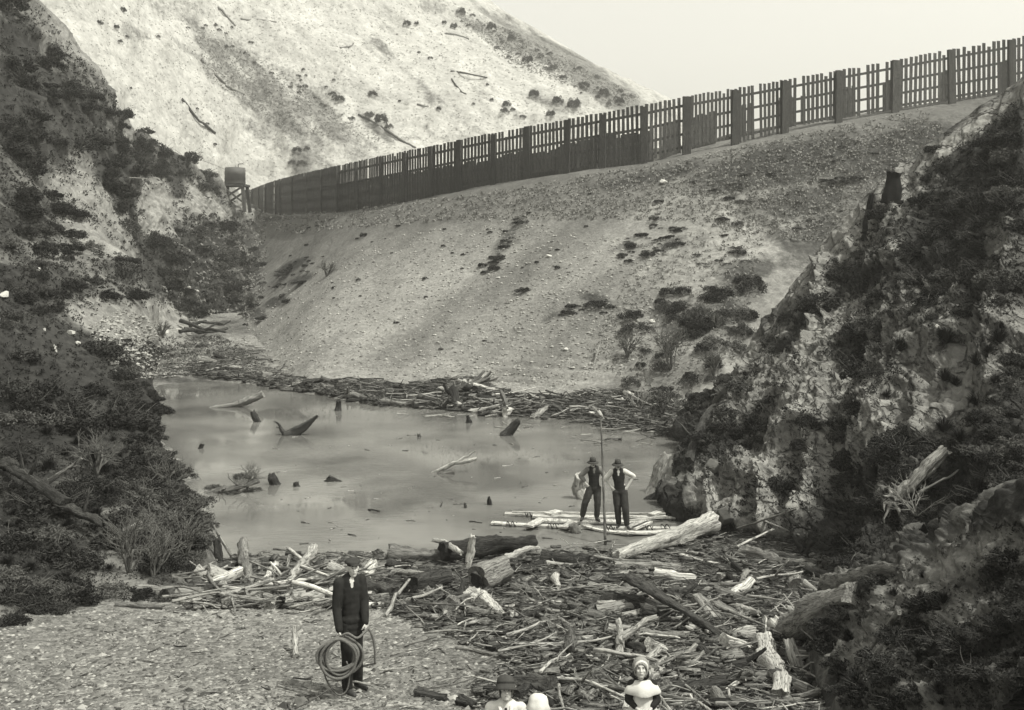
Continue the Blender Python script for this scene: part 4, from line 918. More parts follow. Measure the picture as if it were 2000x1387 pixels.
for k, (x, y, w, sz, kd, lab) in enumerate([(1022, 562, 38, .7, 0, 'round dark bush alone low on the middle of the scree'), (1165, 588, 64, .55, 1, 'widest dark bush on the scree with a pale stick below it'), (1460, 538, 66, .7, 0, 'large dark bush on the embankment left of the cliff top'), (710, 456, 22, 1, 0, 'small dark bush alone on the upper left scree'),
      (866, 478, 13, 1, 0, 'tiny round bush on the upper middle scree'), (905, 495, 12, 1, 1, 'tiny bush right of its round neighbour on the upper scree'), (765, 493, 8, 1, 0, 'speck of a plant left of the tiny round bush'), (775, 628, 16, .6, 0, 'flat little bush on the lower left scree'), (862, 680, 14, .6, 0, 'flat little bush low in the middle of the scree'),
      (946, 664, 12, .6, 1, 'flat tiny bush right of its twin low on the scree'), (975, 500, 30, 1.1, 1, 'upright ragged bush on the gully line of the scree'), (1020, 430, 40, .6, 0, 'spreading bush below the middle of the fence'), (965, 520, 34, .7, 0, 'ragged bush lower on the gully line of the scree'),
      (565, 525, 60, .35, 1, 'flat dark mat of growth on the left scree, upper one'), (590, 548, 50, .35, 1, 'flat dark mat of growth on the left scree, lower one'), (512, 578, 24, .7, 0, 'small bush at the left scree edge under the mats'), (562, 585, 30, .8, 0, 'bushy clump right of the small bush at the scree edge'),
      (515, 618, 36, .6, 1, 'low clump on the left scree edge above the log heap'), (480, 632, 16, .8, 0, 'tiny bush at the foot of the left scree edge'), (245, 662, 30, .6, 0, 'left of the three bushes below the gravel fan'), (287, 666, 26, .7, 0, 'middle of the three bushes below the gravel fan'), (312, 680, 38, .6, 3, 'right and palest of the three bushes below the gravel fan'),
      (395, 672, 30, .8, 3, 'rounded bush under the far log heap'), (228, 405, 38, .8, 0, 'round dark bush left below the water tank'), (130, 500, 36, .9, 0, 'dark bush on the open left slope'), (1310, 475, 36, .7, 4, 'soft grey bush right of the middle of the scree'), (1450, 390, 44, .6, 3, 'soft bush on the slope below the right fence'),
      (1370, 600, 50, .9, 3, 'tall loose bush behind the twiggy shrub'), (1330, 590, 44, 1.1, 0, 'dark upright bush at the top of the shrub patch'), (1825, 285, 50, .8, 0, 'dark bush on the ridge right of the tall stump'), (1640, 1190, 60, .9, 0, 'black bush on the swollen log at the right bank'),
      (1610, 1250, 90, .9, 2, 'big black bush right of the thick peeled log'), (1660, 1090, 90, .6, 0, 'broad black bush at the cliff foot above the weathered log'), (1300, 840, 60, .8, 4, 'leafy shrub at the far right water edge'), (1280, 810, 50, .7, 3, 'leafy shrub behind its neighbour at the far right water edge')]):
    place_bush(hit(x, y + w * .25 * sz), w / 2 / F * hit(x, y + w * .25 * sz)[0].y, kd, 'scrub_bush', lab, None, 'bush', w > 25, sz)
HB_ = [(728, 190, 20), (570, 323, 16), (590, 327, 22), (664, 200, 20), (1043, 192, 24), (990, 210, 20), (985, 225, 22), (1002, 218, 12), (1021, 233, 14), (960, 198, 10), (925, 206, 9), (795, 52, 18), (813, 50, 12), (868, 48, 12), (886, 57, 18), (840, 118, 12), (857, 216, 12), (652, 160, 10), (1075, 230, 22), (1120, 215, 34), (1090, 205, 26), (745, 245, 34), (720, 235, 26), (760, 255, 20), (580, 300, 20), (600, 295, 14), (780, 200, 8), (818, 105, 8), (952, 168, 8), (1030, 125, 26), (1080, 140, 22), (1140, 175, 24), (1180, 190, 26), (1210, 205, 22), (900, 30, 22), (960, 60, 22), (1000, 80, 20), (420, 285, 9), (385, 215, 8), (405, 245, 9), (248, 75, 10), (310, 75, 10), (235, 85, 12), (255, 175, 8), (228, 58, 14), (195, 50, 16), (240, 25, 16)]
for (x, y, w) in HB_:
    h = hit(x, y, ('hill',))
    if h: place_bush(h, w / 2 / F * h[0].y, [0, 3, 0][NR.randint(3)], 'hill_bush', 'small isolated bush dotted on the pale hill behind the fence', 'bushes on the pale hill', 'bush', False, 1.5)
bushes([(350, 60), (500, 130), (640, 230), (700, 240), (640, 170), (470, 60), (380, 40)], 40, (5, 14), (3, 4), 'hill_bush', 'grey scrub tuft in the darker belt on the left of the pale hill', 'scrub tufts in the dark belt of the hill', ('hill',), sz=(1.1, 1.6))
bushes([(880, 20), (1000, 60), (1120, 120), (1250, 190), (1200, 215), (1060, 150), (900, 70)], 50, (6, 16), (3, 4), 'hill_bush', 'hazy scrub tuft along the ridge line of the pale hill', 'scrub tufts on the hill ridge', ('hill',), sz=(1.1, 1.6))
# uncountable ground cover: leafy tufts
def cover(name, label, polys, mat, size, lo=-9, hi=9):
    mb = MB()
    for (poly, N, only, k) in polys:
        pts = scatter(poly, N, only, lo, hi)
        for h in pts:
            s = k * h[0].y / F
            leaves(mb, np.array(h[0]) + (0, 0, s * .4), s, 7, s * size, NR.randint(1 << 30), .6)
    o = mb.build(name, mat, smooth_=False); tag(o, label, 'ground cover', kind='stuff')
cover('ground_cover', 'dark low scrub growth covering the left hillside and the right cliff', [([(0, -20), (60, -10), (140, 90), (300, 270), (500, 430), (430, 680), (250, 740), (400, 1000), (390, 1100), (0, 1220)], 4200, ('left',), 6), ([(1350, 900), (1500, 650), (1700, 400), (2000, 190), (2000, 1060), (1640, 1080), (1400, 1000)], 5000, ('spur',), 6), ([(1620, 1180), (1850, 1060), (2000, 1010), (2000, 1387), (1640, 1387)], 2200, ('bank',), 6)], M['leaf'], .5, .5)
cover('dry_ground_cover', 'greyish dry tufts covering the slope below the fence', [([(500, 425), (900, 385), (1300, 320), (1800, 215), (1850, 260), (1600, 480), (1300, 430), (900, 430), (560, 460)], 3800, ('emb',), 5), ([(1250, 480), (1500, 430), (1450, 700), (1300, 800), (1150, 700)], 1200, ('emb',), 5), ([(440, 430), (520, 430), (520, 560), (490, 650), (430, 690), (400, 600)], 700, ('emb',), 5), ([(380, 430), (500, 430), (430, 660), (300, 600)], 300, ('left',), 6), ([(1350, 900), (1500, 650), (1700, 400), (2000, 190), (2000, 800), (1640, 1000), (1400, 1000)], 10, ('spur',), 6)], M['leafpale'], .5)
cover('cliff_grass', 'grey grass and small herbs on the ribs of the right cliff', [([(1350, 900), (1500, 650), (1700, 400), (2000, 190), (2000, 1000), (1640, 1060), (1400, 1000)], 4200, ('spur',), 5), ([(1620, 1180), (1850, 1060), (2000, 1010), (2000, 1387), (1640, 1387)], 900, ('bank',), 7)], M['leafmid'], .45, .1, .75)
cover('hill_scrub', 'fine grey scrub speckling the pale hill behind the fence', [([(60, 0), (880, 0), (1250, 190), (1260, 200), (700, 310), (480, 360), (300, 260)], 3800, ('hill',), 1.7), ([(380, 60), (520, 120), (760, 280), (560, 260), (400, 150)], 1500, ('hill',), 2.0), ([(880, 20), (1000, 60), (1250, 190), (1230, 210), (1000, 130)], 1300, ('hill',), 2.2)], M['leafpale'], .6)
cover('flat_grass', 'short grass tufts on the mud flat at the far left end of the pond', [([(210, 685), (430, 655), (560, 735), (400, 735), (230, 745)], 1500, ('shore',), 4)], M['leafmid'], .45)
cover('hillside_grass', 'dull grass and herbs between the bushes of the left hillside', [([(0, -20), (60, -10), (140, 90), (300, 270), (500, 430), (430, 680), (250, 740), (400, 1000), (390, 1100), (0, 1220)], 4800, ('left',), 6)], M['leafmid'], .45, .15, .8)
# bare twiggy shrubs
def twig_shrub(name, base, hgt, mat, label, seed, spread=.8, n=7, r0=.03, cat='shrub', depth=3, lean=(0, 0)):
    r = np.random.RandomState(seed); mb = MB()
    def br(p, d, L, rad, k):
        q = p + d * L
        mb.tube(bent(p, q, 6, .06, r.randint(9999)), np.linspace(rad, rad * .6, 6), 5, .5)
        if k:
            for _ in range(3):
                e = d + r.normal(size=3) * .42; e[2] = max(e[2], .05); e /= np.linalg.norm(e)
                br(q if _ else p + (q - p) * .6, e, L * r.uniform(.55, .85), rad * .6, k - 1)
    for k in range(n):
        a = r.rand() * 6.28; d = np.array((math.cos(a) * spread * r.rand() + lean[0], math.sin(a) * spread * r.rand() + lean[1], 1.0)); d /= np.linalg.norm(d)
        br(np.zeros(3), d, hgt * .38, r0, depth)
    o = mb.build(name, mat); o.location = base; tag(o, label, cat); return o
for k, (x, y, hp, mk, lab, sp) in enumerate([(1310, 722, 95, 'twig', 'bare many-stemmed shrub at the right foot of the embankment', .8), (1225, 700, 60, 'twig', 'bare twiggy bush left of the many-stemmed shrub', .9), (1395, 735, 60, 'twig', 'slim bare sapling beside the cliff left edge', .5), (318, 660, 36, 'twig', 'thin bare sapling at the far end of the pond', .5),
      (345, 555, 40, 'twig', 'bare little tree in the dark grassy hollow', .6), (638, 540, 34, 'twig', 'bare little shrub on the left scree', .8), (495, 600, 30, 'twig', 'twiggy stem on the scree edge above the log heap', .5), (1400, 640, 30, 'twigpale', 'white twisted roots hanging at the left edge of the cliff top', 1.3), (1250, 800, 44, 'twigpale', 'pale tangled roots at the far right shore', 1.5),
      (300, 1130, 110, 'twig', 'bare bush at the foot of the left thicket', .9), (250, 1120, 130, 'twig', 'tall bare bush deep in the left thicket', .9), (360, 1090, 100, 'twig', 'bare bush leaning to the left water edge', .9), (190, 930, 100, 'twig', 'bare branches over the left thicket', 1.), (1790, 1010, 90, 'twigpale', 'pale root tangle hanging under the fallen trunk', 1.3), (1735, 1010, 50, 'twigpale', 'pale root wisps left of the root tangle', 1.3),
      (330, 960, 80, 'twig', 'fine bare bush over the middle left water edge', .9), (1660, 1000, 60, 'twig', 'bare bush on the cliff above the boards', 1.)]):
    h = hit(x, y); dd = h[0].y
    twig_shrub('bare_shrub', h[0], hp / F * dd, M[mk], lab, 900 + k, sp, 7, (.012 + .0006 * dd) * (.55 if mk == 'twigpale' else 1))
# spiky tussocks
def tussock_mesh(seed):
    r = np.random.RandomState(seed); n = 170; a = r.rand(n) * 6.28; l = r.uniform(.6, 1.1, n); e = r.uniform(.3, 1.35, n); w = .022
    d = np.stack([np.cos(a) * np.cos(e), np.sin(a) * np.cos(e), np.sin(e)], 1); s = np.stack([-np.sin(a), np.cos(a), a * 0], 1) * w
    m = d * (l * .6)[:, None]; t = d * l[:, None] * (1, 1, .75)
    V = np.stack([-s, s, m + s * .8, m - s * .8, t], 1).reshape(-1, 3); k = np.arange(n)[:, None] * 5
    o = mesh_np('tussock', V, [k + np.array([0, 1, 2, 3]), k + np.array([3, 2, 4])], M['leaf'], smooth_=False); d_ = o.data; bpy.data.objects.remove(o); return d_
TUS = [tussock_mesh(1), tussock_mesh(2)]
for poly, N, rng, lab, grp, only in (([(1600, 760), (1990, 560), (1990, 1000), (1780, 1080), (1600, 1020)], 26, (40, 100), 'dark spiky tussock on the right cliff', 'tussocks on the right cliff', ('spur',)), ([(1620, 1180), (1800, 1120), (1990, 1040), (1990, 1380), (1640, 1380)], 16, (30, 90), 'dark spiky tussock on the near right bank', 'tussocks on the near right bank', ('bank',)),
                       ([(5, 700), (230, 760), (330, 960), (300, 1120), (5, 1190)], 50, (30, 70), 'spiky tussock in the thicket left of the pond', 'tussocks in the left thicket', ('left',))):
    for (x, y) in inpoly(poly, N, 9):
        h = hit(x, y, only)
        if not h: continue
        o = bpy.data.objects.new('tussock', TUS[NR.randint(2)]); COL.objects.link(o); s = NR.uniform(*rng) / 2 / F * h[0].y
        o.location = h[0]; o.scale = (s, s, s); o.rotation_euler = (0, 0, NR.rand() * 6.28); tag(o, lab, 'grass tussock', grp)
for k, (x, y, w, lab) in enumerate([(415, 952, 40, 'leafy branch tip floating off the left thicket, leftmost of the clump'), (452, 962, 50, 'leafy branch lying in the water at the middle of the floating clump'), (492, 958, 46, 'leafy branch tip at the right end of the floating clump'), (470, 935, 34, 'small leafy sprig standing over the floating clump')]):
    h = hit(x, y); place_bush(h, w / 2 / F * h[0].y, 3, 'floating_branch', lab, None, 'branch', True, .45 if k < 3 else 1.1)
h = hit(482, 958); twig_shrub('bare_branch', h[0], 1.0, M['twig'], 'bare forked twigs rising from the floating branch clump', 977, 1.2, 6, .02, 'branch')
log_up('driftwood_log', (1345, 900), (1398, 792), 18, 11, DARK, 'long dark trunk leaning up the left edge of the cliff by the water', dd='surf', seed=640, bend=.04, stubs=3)
log_up('driftwood_log', (1392, 800), (1436, 742), 11, 7, GREY, 'thinner grey limb above the long dark trunk at the cliff edge', dd='surf', seed=641, bend=.05, stubs=2)
# far log heap by the gravel fan
h = hit(400, 660); hp = empty('log_heap', h[0]); tag(hp, 'dark heap of roots and logs at the far end of the pond flat', 'log heap')
for k, (x0, y0, x1, y1, w) in enumerate([(352, 640, 440, 662, 9), (360, 658, 445, 655, 9), (372, 650, 402, 640, 8), (395, 642, 438, 648, 6), (350, 662, 400, 662, 8), (400, 660, 450, 640, 5)]):
    a = np.array(hit(x0, y0)[0]); b = np.array(hit(x1, y1)[0]); mb = MB()
    mb.tube(bent(a, b, 8, .08, k) + (0, 0, .5) - np.array(hp.location), np.linspace(w, w * .6, 8) / 2 / F * a[1], 7, .5, .3, k)
    mb.build('heaped_log', DARK, hp)

# ------------------------------------------------------------------ fence
def interp_fence(px, off=0.0):
    xs = [c[0] for c in FC]; b = np.array([np.interp(px, xs, fb[:, k]) for k in range(3)]); n = np.array([np.interp(px, xs, bn[:, k]) for k in range(3)]); n /= np.linalg.norm(n)
    return b + n * off, n
TOPX = [(480, 374), (500, 367), (540, 353), (600, 338), (660, 325), (750, 305), (850, 285), (960, 262), (1105, 235), (1258, 206), (1340, 190), (1430, 175), (1530, 158), (1635, 139), (1745, 119), (1858, 98), (1975, 77), (2150, 46)]
def ftop(px):
    b, _ = interp_fence(px); y = np.interp(px, [t[0] for t in TOPX], [t[1] for t in TOPX]); return HC + (HY - y) / F * b[1]
def fence():
    root = empty('windbreak_fence', Vector(interp_fence(1100)[0])); tag(root, 'tall dark slatted timber windbreak fence curving along the embankment top', 'fence')
    o0 = np.array(root.location)
    posts = [483, 494, 508, 522, 540, 552, 575, 600, 631, 663, 702, 746, 795, 845, 900, 965, 1035, 1107, 1178, 1258, 1340, 1433, 1530, 1635, 1746, 1858, 1975, 2092]
    for k, p in enumerate(posts):
        b, n = interp_fence(p, -.14); t = ftop(p) + .02; mb = MB()
        w = .5 if p > 1300 else .38 if p > 850 else .26
        mb.beam(b - (0, 0, .8) - o0, np.array((b[0] + NR.normal(0, .07), b[1] + NR.normal(0, .07), t + NR.uniform(-.14, .03))) - o0, w * 1.15, .2, .5, up=tuple(n)); mb.build('post', M['post'], root, False)
    rr = np.random.RandomState(5)
    for k in range(len(posts) - 1):
        p0, p1 = posts[k], posts[k + 1]
        B0, n0 = interp_fence(p0); B1, n1 = interp_fence(p1)
        L = np.linalg.norm((B1 - B0)[:2]); t0, t1 = ftop(p0), ftop(p1)
        d = (B1 - B0) / np.linalg.norm(B1 - B0); dh = np.array((d[0], d[1], 0)); dh /= np.linalg.norm(dh)
        wide = p0 >= 1340; mid = 900 <= p0 < 1340
        nsl = {True: 12}.get(wide, int(round(L / (.32 if mid else .34)))); nsl = max(6, min(nsl, 26))
        step = L / nsl; sw = step * (.66 if wide else .66 if mid else .70)
        mb = MB(); lift = [0, .15, .3][k % 3] * .6 if p0 > 800 else -.25
        for j in range(nsl):
            t = (j + .5) / nsl
            if rr.rand() < (.045 if wide else .02): continue
            c = B0 + (B1 - B0) * t; ct = t0 + (t1 - t0) * t + .10 * rr.rand() - (.5 * rr.rand() if rr.rand() < .04 else 0)
            cb = c[2] + (.05 if k % 2 else .22) + lift + .05 * rr.rand()
            mid_ = np.array((c[0], c[1], (ct + cb) / 2)) - n0 * .0
            R = np.array([dh, np.cross((0, 0, 1), dh), (0, 0, 1)]).T
            tl = rr.normal(0, .012); Rt = np.array([[math.cos(tl), 0, math.sin(tl)], [0, 1, 0], [-math.sin(tl), 0, math.cos(tl)]])
            mb.box(mid_ - o0, (sw * rr.uniform(.92, 1.05), .03, ct - cb), R @ Rt, .5)
        mb.build('slat_panel', M['fence'], root, False)
        H = (t0 + t1) / 2 - (B0[2] + B1[2]) / 2
        rb = MB()
        for fr in (.86, .60, .36, .13):
            a = B0 + (0, 0, (t0 - B0[2]) * fr) + n0 * .06; b = B1 + (0, 0, (t1 - B1[2]) * fr) + n1 * .06
            rb.beam(a - o0, b - o0, .09, .18, .5)
        rb.build('rail', M['fence'], root, False)
    # second, lower wall across the track, seen through the gaps
    r2 = empty('inner_fence', Vector(interp_fence(1100, 4.6)[0])); tag(r2, 'lower boarded fence beyond the track seen through the gaps of the windbreak', 'fence'); o0 = np.array(r2.location)
    for k in range(len(posts) - 1):
        p0, p1 = posts[k], posts[k + 1]
        if p0 < 540: continue
        fr = .80 if p0 < 800 else .74 if p0 < 1000 else .76 if p0 < 1258 else .72
        segs = [(0, 1.0)] if p0 < 1258 else [(.0, .26), (.62, 1)] if p0 < 1500 else [(.40, .66)] if p0 > 1640 else [(.02, .10), (.55, .92)]
        for (a, b) in segs:
            if p0 < 1258 and p0 > 850: fr2 = fr + .05 * ((k * 7) % 3 - 1)
            else: fr2 = fr
            pa, pb = p0 + (p1 - p0) * a, p0 + (p1 - p0) * b
            A, nA = interp_fence(pa, 4.6); Bq, nB = interp_fence(pb, 4.6)
            za, zb = ftop(pa), ftop(pb)
            ta = A[2] + (za - A[2]) * fr2; tb_ = Bq[2] + (zb - Bq[2]) * fr2
            mb = MB(); n = max(2, int(np.linalg.norm((Bq - A)[:2]) / .28)); dh = (Bq - A) * (1, 1, 0); L = np.linalg.norm(dh); dh /= L
            R = np.array([dh, np.cross((0, 0, 1), dh), (0, 0, 1)]).T
            for j in range(n):
                t = (j + .5) / n; c = A + (Bq - A) * t; ct = ta + (tb_ - ta) * t + (.0 if j % 5 else -.15)
                mb.box(np.array((c[0], c[1], (ct + c[2] - .6) / 2)) - o0, (L / n * (.97), .04, ct - c[2] + .6), R)
            mb.build('board_panel', M['fence'], r2, False)
fence()

# ------------------------------------------------------------------ water tank on its stand
def tank():
    d = hit(459, 404)[0].y - .5; c = P(459, 400, d); px = d / F
    root = empty('water_tank', Vector(c)); tag(root, 'round iron water tank on a braced timber stand at the far end of the fence', 'water tank')
    W = 21 * px; H1 = 40 * px; H2 = 72 * px
    mb = MB(); 
    mb.lathe([(0, H1), (W * .93, H1), (W * .97, H1 + .1), (W * .94, H1 + .6), (W * .97, H1 + .62), (W * .93, H1 + 1.2), (W * .96, H1 + 1.25), (W * .92, H2), (0, H2 + .12)], sides=28); mb.build('tank', M['tank'], root)
    mb = MB(); mb.tube([(W * .3, 0, H2), (W * .3, 0, H2 + .5), (W * .75, 0, H2 + .55)], .06, 6); mb.build('inlet_pipe', M['tank'], root)
    mb = MB(); mb.box((0, 0, H1 - .18), (2.3 * W, 2.2 * W, .28)); mb.build('platform', M['post'], root, False)
    for sx in (-1, 1):
        for sy in (-1, 1):
            mb = MB(); mb.beam((sx * W * 1.15, sy * W * 1.05, -1.0), (sx * W * .92, sy * W * .85, H1 - .3), .4, .4, up=(0, 1, 0)); mb.build('leg', M['post'], root, False)
    for sy in (-1, 1):
        for (a, b) in (((-1.2, .15), (1.0, .86)), ((-.9, .86), (1.0, .1))) if sy < 0 else (((-1, .1), (1, .8)),):
            mb = MB(); mb.beam((a[0] * W, sy * W * 1.08, a[1] * H1), (b[0] * W, sy * W * 1.08, b[1] * H1), .2, .42, up=(0, 1, 0)); mb.build('brace', M['post'], root, False)
    for (a, b, lab) in (((372, 305, 138), (440, 331, 150), 'thin pale pipe running down the hillside to the water tank'), ((156, 344, 70), (288, 349, 78), 'thin pale pipe crossing the left hillside scrub')):
        A = P(*a); Bq = P(*b); mb = MB(); mb.tube(bent(A, Bq, 10, .006, 4), .035, 6); o = mb.build('water_pipe', M['twigpale']); tag(o, lab, 'pipe')
tank()

# ------------------------------------------------------------------ raft and pole
def raft():
    c = np.array((2.3, 28, 0.0)); root = empty('plank_raft', Vector(c)); tag(root, 'raft of lashed pale planks afloat under the two men', 'raft')
    def W(px, py, z): d = (HC - z) * F / (py - HY); return P(px, py, d)
    PL = [((960, 1021), (1120, 1029), .20, .05), ((1112, 1029), (1362, 1032), .18, .04), ((1138, 1024), (1232, 1040), .22, .10), ((1226, 1039), (1352, 1030), .2, .11), ((986, 1003), (1110, 1006), .24, .03), ((1040, 1008), (1225, 1009), .26, .07), ((1210, 1007), (1352, 1011), .24, .07),
          ((1057, 1016), (1160, 1018), .3, .09), ((1150, 1017), (1262, 1019), .3, .1), ((1225, 1017), (1300, 1008), .1, .14), ((1000, 1000), (1300, 1003), .07, .13)]
    for k, (a, b, w, z) in enumerate(PL):
        mb = MB(); A = W(*a, z); B = W(*b, z); n = 8; ts = np.linspace(0, 1, n)
        curve = .06 if k in (2, 3) else .01
        for i in range(n - 1):
            p = A + (B - A) * ts[i] - (0, 0, curve * 4 * ts[i] * (1 - ts[i])); q = A + (B - A) * ts[i + 1] - (0, 0, curve * 4 * ts[i + 1] * (1 - ts[i + 1]))
            mb.beam(p - c, q - c, w, .045)
        mb.build('plank', M['plank'], root, False)
    for k, (a, b, w, z) in enumerate([((1032, 1028), (1060, 1013), .24, .13), ((1228, 1032), (1260, 1018), .24, .15), ((1237, 1033), (1270, 1019), .14, .15), ((1070, 1004), (1092, 998), .26, .12), ((1101, 1031), (1120, 1020), .22, .1), ((1272, 1006), (1292, 998), .2, .13)]):
        mb = MB(); mb.beam(W(*a, z) - c, W(*b, z) - c, w, .05); mb.build('cross_plank', M['plank'], root, False)
    for k, (x, y) in enumerate([(998, 1023), (1080, 1027), (1265, 1031), (1300, 1029), (1030, 1004), (1190, 1032)]):
        p = W(x, y, .08) - c; mb = MB(); a = np.linspace(0, 2 * math.pi * 2, 26)
        mb.tube(np.stack([p[0] + a * .02 - .1, p[1] + .15 * np.cos(a), p[2] + .05 * np.sin(a)], 1), .014, 5); mb.build('lashing', M['dark'], root)
    for (x, y) in ((1118, 1022),):
        a = W(1128, 1044, -.05) ; b = W(1118, 1024, .22); mb = MB(); mb.tube(bent(a - c, b - c, 5, .02, 1), [.13, .14, .13, .12, .1], 8, .5, .2, 2); mb.build('float_log', M['woodgrey'], root)
    mb = MB(); A = P(1182.5, 1064, 26.05); T = P(1173.6, 818, 26.75)
    mb.tube(np.array([A + (T - A) * t for t in np.linspace(0, 1, 12)]), np.linspace(.036, .018, 12), 8, .5)
    o = mb.build('punting_pole', M['woodgrey']); tag(o, 'long straight pole held upright in front of the left raft man', 'pole')
    # shovel handle tip
raft()

# ------------------------------------------------------------------ people
def sphere_pts(c, r, seg=14, rings=9, R=None):
    th = np.linspace(0, math.pi, rings + 2)[1:-1]; ph = np.linspace(0, 2 * math.pi, seg, endpoint=False)
    V = [(math.sin(t) * math.cos(p), math.sin(t) * math.sin(p), math.cos(t)) for t in th for p in ph] + [(0, 0, 1), (0, 0, -1)]
    V = np.array(V) * np.array(r)
    if R is not None: V = V @ R.T
    Q = [(i * seg + j, (i + 1) * seg + j, (i + 1) * seg + (j + 1) % seg, i * seg + (j + 1) % seg) for i in range(rings - 1) for j in range(seg)]
    a, b = rings * seg, rings * seg + 1
    T = [(a, j, (j + 1) % seg) for j in range(seg)] + [(b, (rings - 1) * seg + (j + 1) % seg, (rings - 1) * seg + j) for j in range(seg)]
    return V + np.array(c), Q, T
def cap(mb, a, ra, b, rb):
    a = np.array(a, float); b = np.array(b, float)
    n = 6; t = np.linspace(0, 1, n)[:, None]; mb.tube(a + (b - a) * t, np.linspace(ra, rb, n), 14, caps=True)
    mb.add(*sphere_pts(a, (ra,) * 3)); mb.add(*sphere_pts(b, (rb,) * 3))
FOLD = {'shirt': .009, 'waistcoat': .004, 'trousers': .012, 'coat': .006, 'blouse': .009, 'skirt': .014, 'dress_sleeves': .006, 'smock_sleeves': .006}
def remesh(mb, name, mats, parent, voxel=.012, it=3, marks=()):
    o = mb.build(name + '_tmp', mats)
    md = o.modifiers.new('r', 'REMESH'); md.mode = 'VOXEL'; md.voxel_size = voxel; md.use_smooth_shade = True
    s = o.modifiers.new('s', 'SMOOTH'); s.factor = .5; s.iterations = it
    dg = bpy.context.evaluated_depsgraph_get(); dg.update()
    me = bpy.data.meshes.new_from_object(o.evaluated_get(dg)); bpy.data.objects.remove(o); me.name = name
    if name in FOLD:
        nv = len(me.vertices); V = np.empty(nv * 3, np.float32); N = np.empty(nv * 3, np.float32); me.vertices.foreach_get('co', V); me.vertices.foreach_get('normal', N); V = V.reshape(-1, 3).astype(float); N = N.reshape(-1, 3)
        q = V + .12 * np.stack([V[:, 2], V[:, 2], V[:, 0] + V[:, 1]], 1)
        V += N * (FOLD[name] * (.8 * ridged(q * (7, 7, 6), 3, .5, s=len(name)) + .5 * fbm(q * 5, 2, s=3)))[:, None]; me.vertices.foreach_set('co', V.astype(np.float32).ravel()); me.update()
    me.materials.clear()
    for m in mats: me.materials.append(m)
    if marks:
        nf = len(me.polygons); C = np.empty(nf * 3, np.float32); me.polygons.foreach_get('center', C); C = C.reshape(-1, 3); mi = np.zeros(nf, np.int32)
        for (p, r, k) in marks: mi[(((C - np.array(p)) / np.array(r)) ** 2).sum(1) < 1] = k
        me.polygons.foreach_set('material_index', mi)
    me.polygons.foreach_set('use_smooth', np.ones(len(me.polygons), bool))
    ob = bpy.data.objects.new(name, me); COL.objects.link(ob); ob.parent = parent; return ob
def rotz(a): return np.array([[math.cos(a), -math.sin(a), 0], [math.sin(a), math.cos(a), 0], [0, 0, 1]])
def head(mb, c, yaw=0.0, s=1.0, moustache=False, child=False, tilt=0.0):
    """c = centre of the head; faces -Y before yaw"""
    R = rotz(yaw) @ np.array([[1, 0, 0], [0, math.cos(tilt), -math.sin(tilt)], [0, math.sin(tilt), math.cos(tilt)]]); c = np.array(c, float)
    def q(x, y, z): return c + R @ (np.array((x, y, z)) * s)
    mb.add(*sphere_pts(q(0, .012, .028), np.array((.074, .092, .086)) * s, R=R))
    mb.add(*sphere_pts(q(0, -.018, -.035), np.array((.060, .066, .075)) * s, R=R))
    mb.add(*sphere_pts(q(0, -.052, -.082), np.array((.030, .028, .024)) * s, R=R))
    cap(mb, q(0, -.080, .012), .010 * s, q(0, -.104, -.022), .013 * s)
    cap(mb, q(-.03, -.072, .03), .012 * s, q(.03, -.072, .03), .012 * s)
    cap(mb, q(-.016, -.078, -.056), .009 * s, q(.016, -.078, -.056), .009 * s)
    for sx in (-1, 1):
        mb.add(*sphere_pts(q(sx * .076, .012, -.004), np.array((.012, .02, .032)) * s, R=R))
        mb.add(*sphere_pts(q(sx * .036, -.058, -.02), np.array((.022, .02, .02)) * s, R=R))
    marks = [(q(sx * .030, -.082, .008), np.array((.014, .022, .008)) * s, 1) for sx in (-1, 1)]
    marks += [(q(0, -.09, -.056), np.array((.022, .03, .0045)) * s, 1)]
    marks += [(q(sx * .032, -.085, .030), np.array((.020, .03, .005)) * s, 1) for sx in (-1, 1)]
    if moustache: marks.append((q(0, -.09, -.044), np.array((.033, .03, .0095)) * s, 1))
    return marks, q
def hand(mb, w, d, nrm, s=1.0, curl=1.0, side=1):
    """wrist w, finger direction d, palm normal nrm (towards what is gripped)"""
    w = np.array(w, float); d = np.array(d, float); d /= np.linalg.norm(d); n = np.array(nrm, float); n -= d * np.dot(n, d); n /= np.linalg.norm(n); t = np.cross(d, n) * side
    R = np.array([t, n, d]).T
    mb.add(*sphere_pts(w + d * .045 * s, np.array((.040, .017, .052)) * s, R=R))
    cap(mb, w - d * .02 * s, .026 * s, w + d * .03 * s, .024 * s)
    for k, (off, L) in enumerate(((-.030, .066), (-.010, .076), (.010, .072), (.028, .056))):
        p = w + d * .088 * s + t * off * s; r = .0088 * s
        a = p + (d * math.cos(.5 * curl) + n * math.sin(.5 * curl)) * L * .45 * s
        b = a + (d * math.cos(1.5 * curl) + n * math.sin(1.5 * curl)) * L * .32 * s
        e = b + (d * math.cos(2.4 * curl) + n * math.sin(2.4 * curl)) * L * .26 * s
        cap(mb, p, r * 1.05, a, r); cap(mb, a, r, b, r * .95); cap(mb, b, r * .95, e, r * .85)
    a = w + d * .03 * s - t * .036 * s; b = a + (d * .6 - t * .55 + n * .5) * .038 * s; e = b + (d * .65 + n * .75) * .03 * s
    cap(mb, a, .012 * s, b, .0105 * s); cap(mb, b, .0105 * s, e, .009 * s)
def limb(mb, pts, rad):
    for k in range(len(pts) - 1): cap(mb, pts[k], rad[k], pts[k + 1], rad[k + 1])
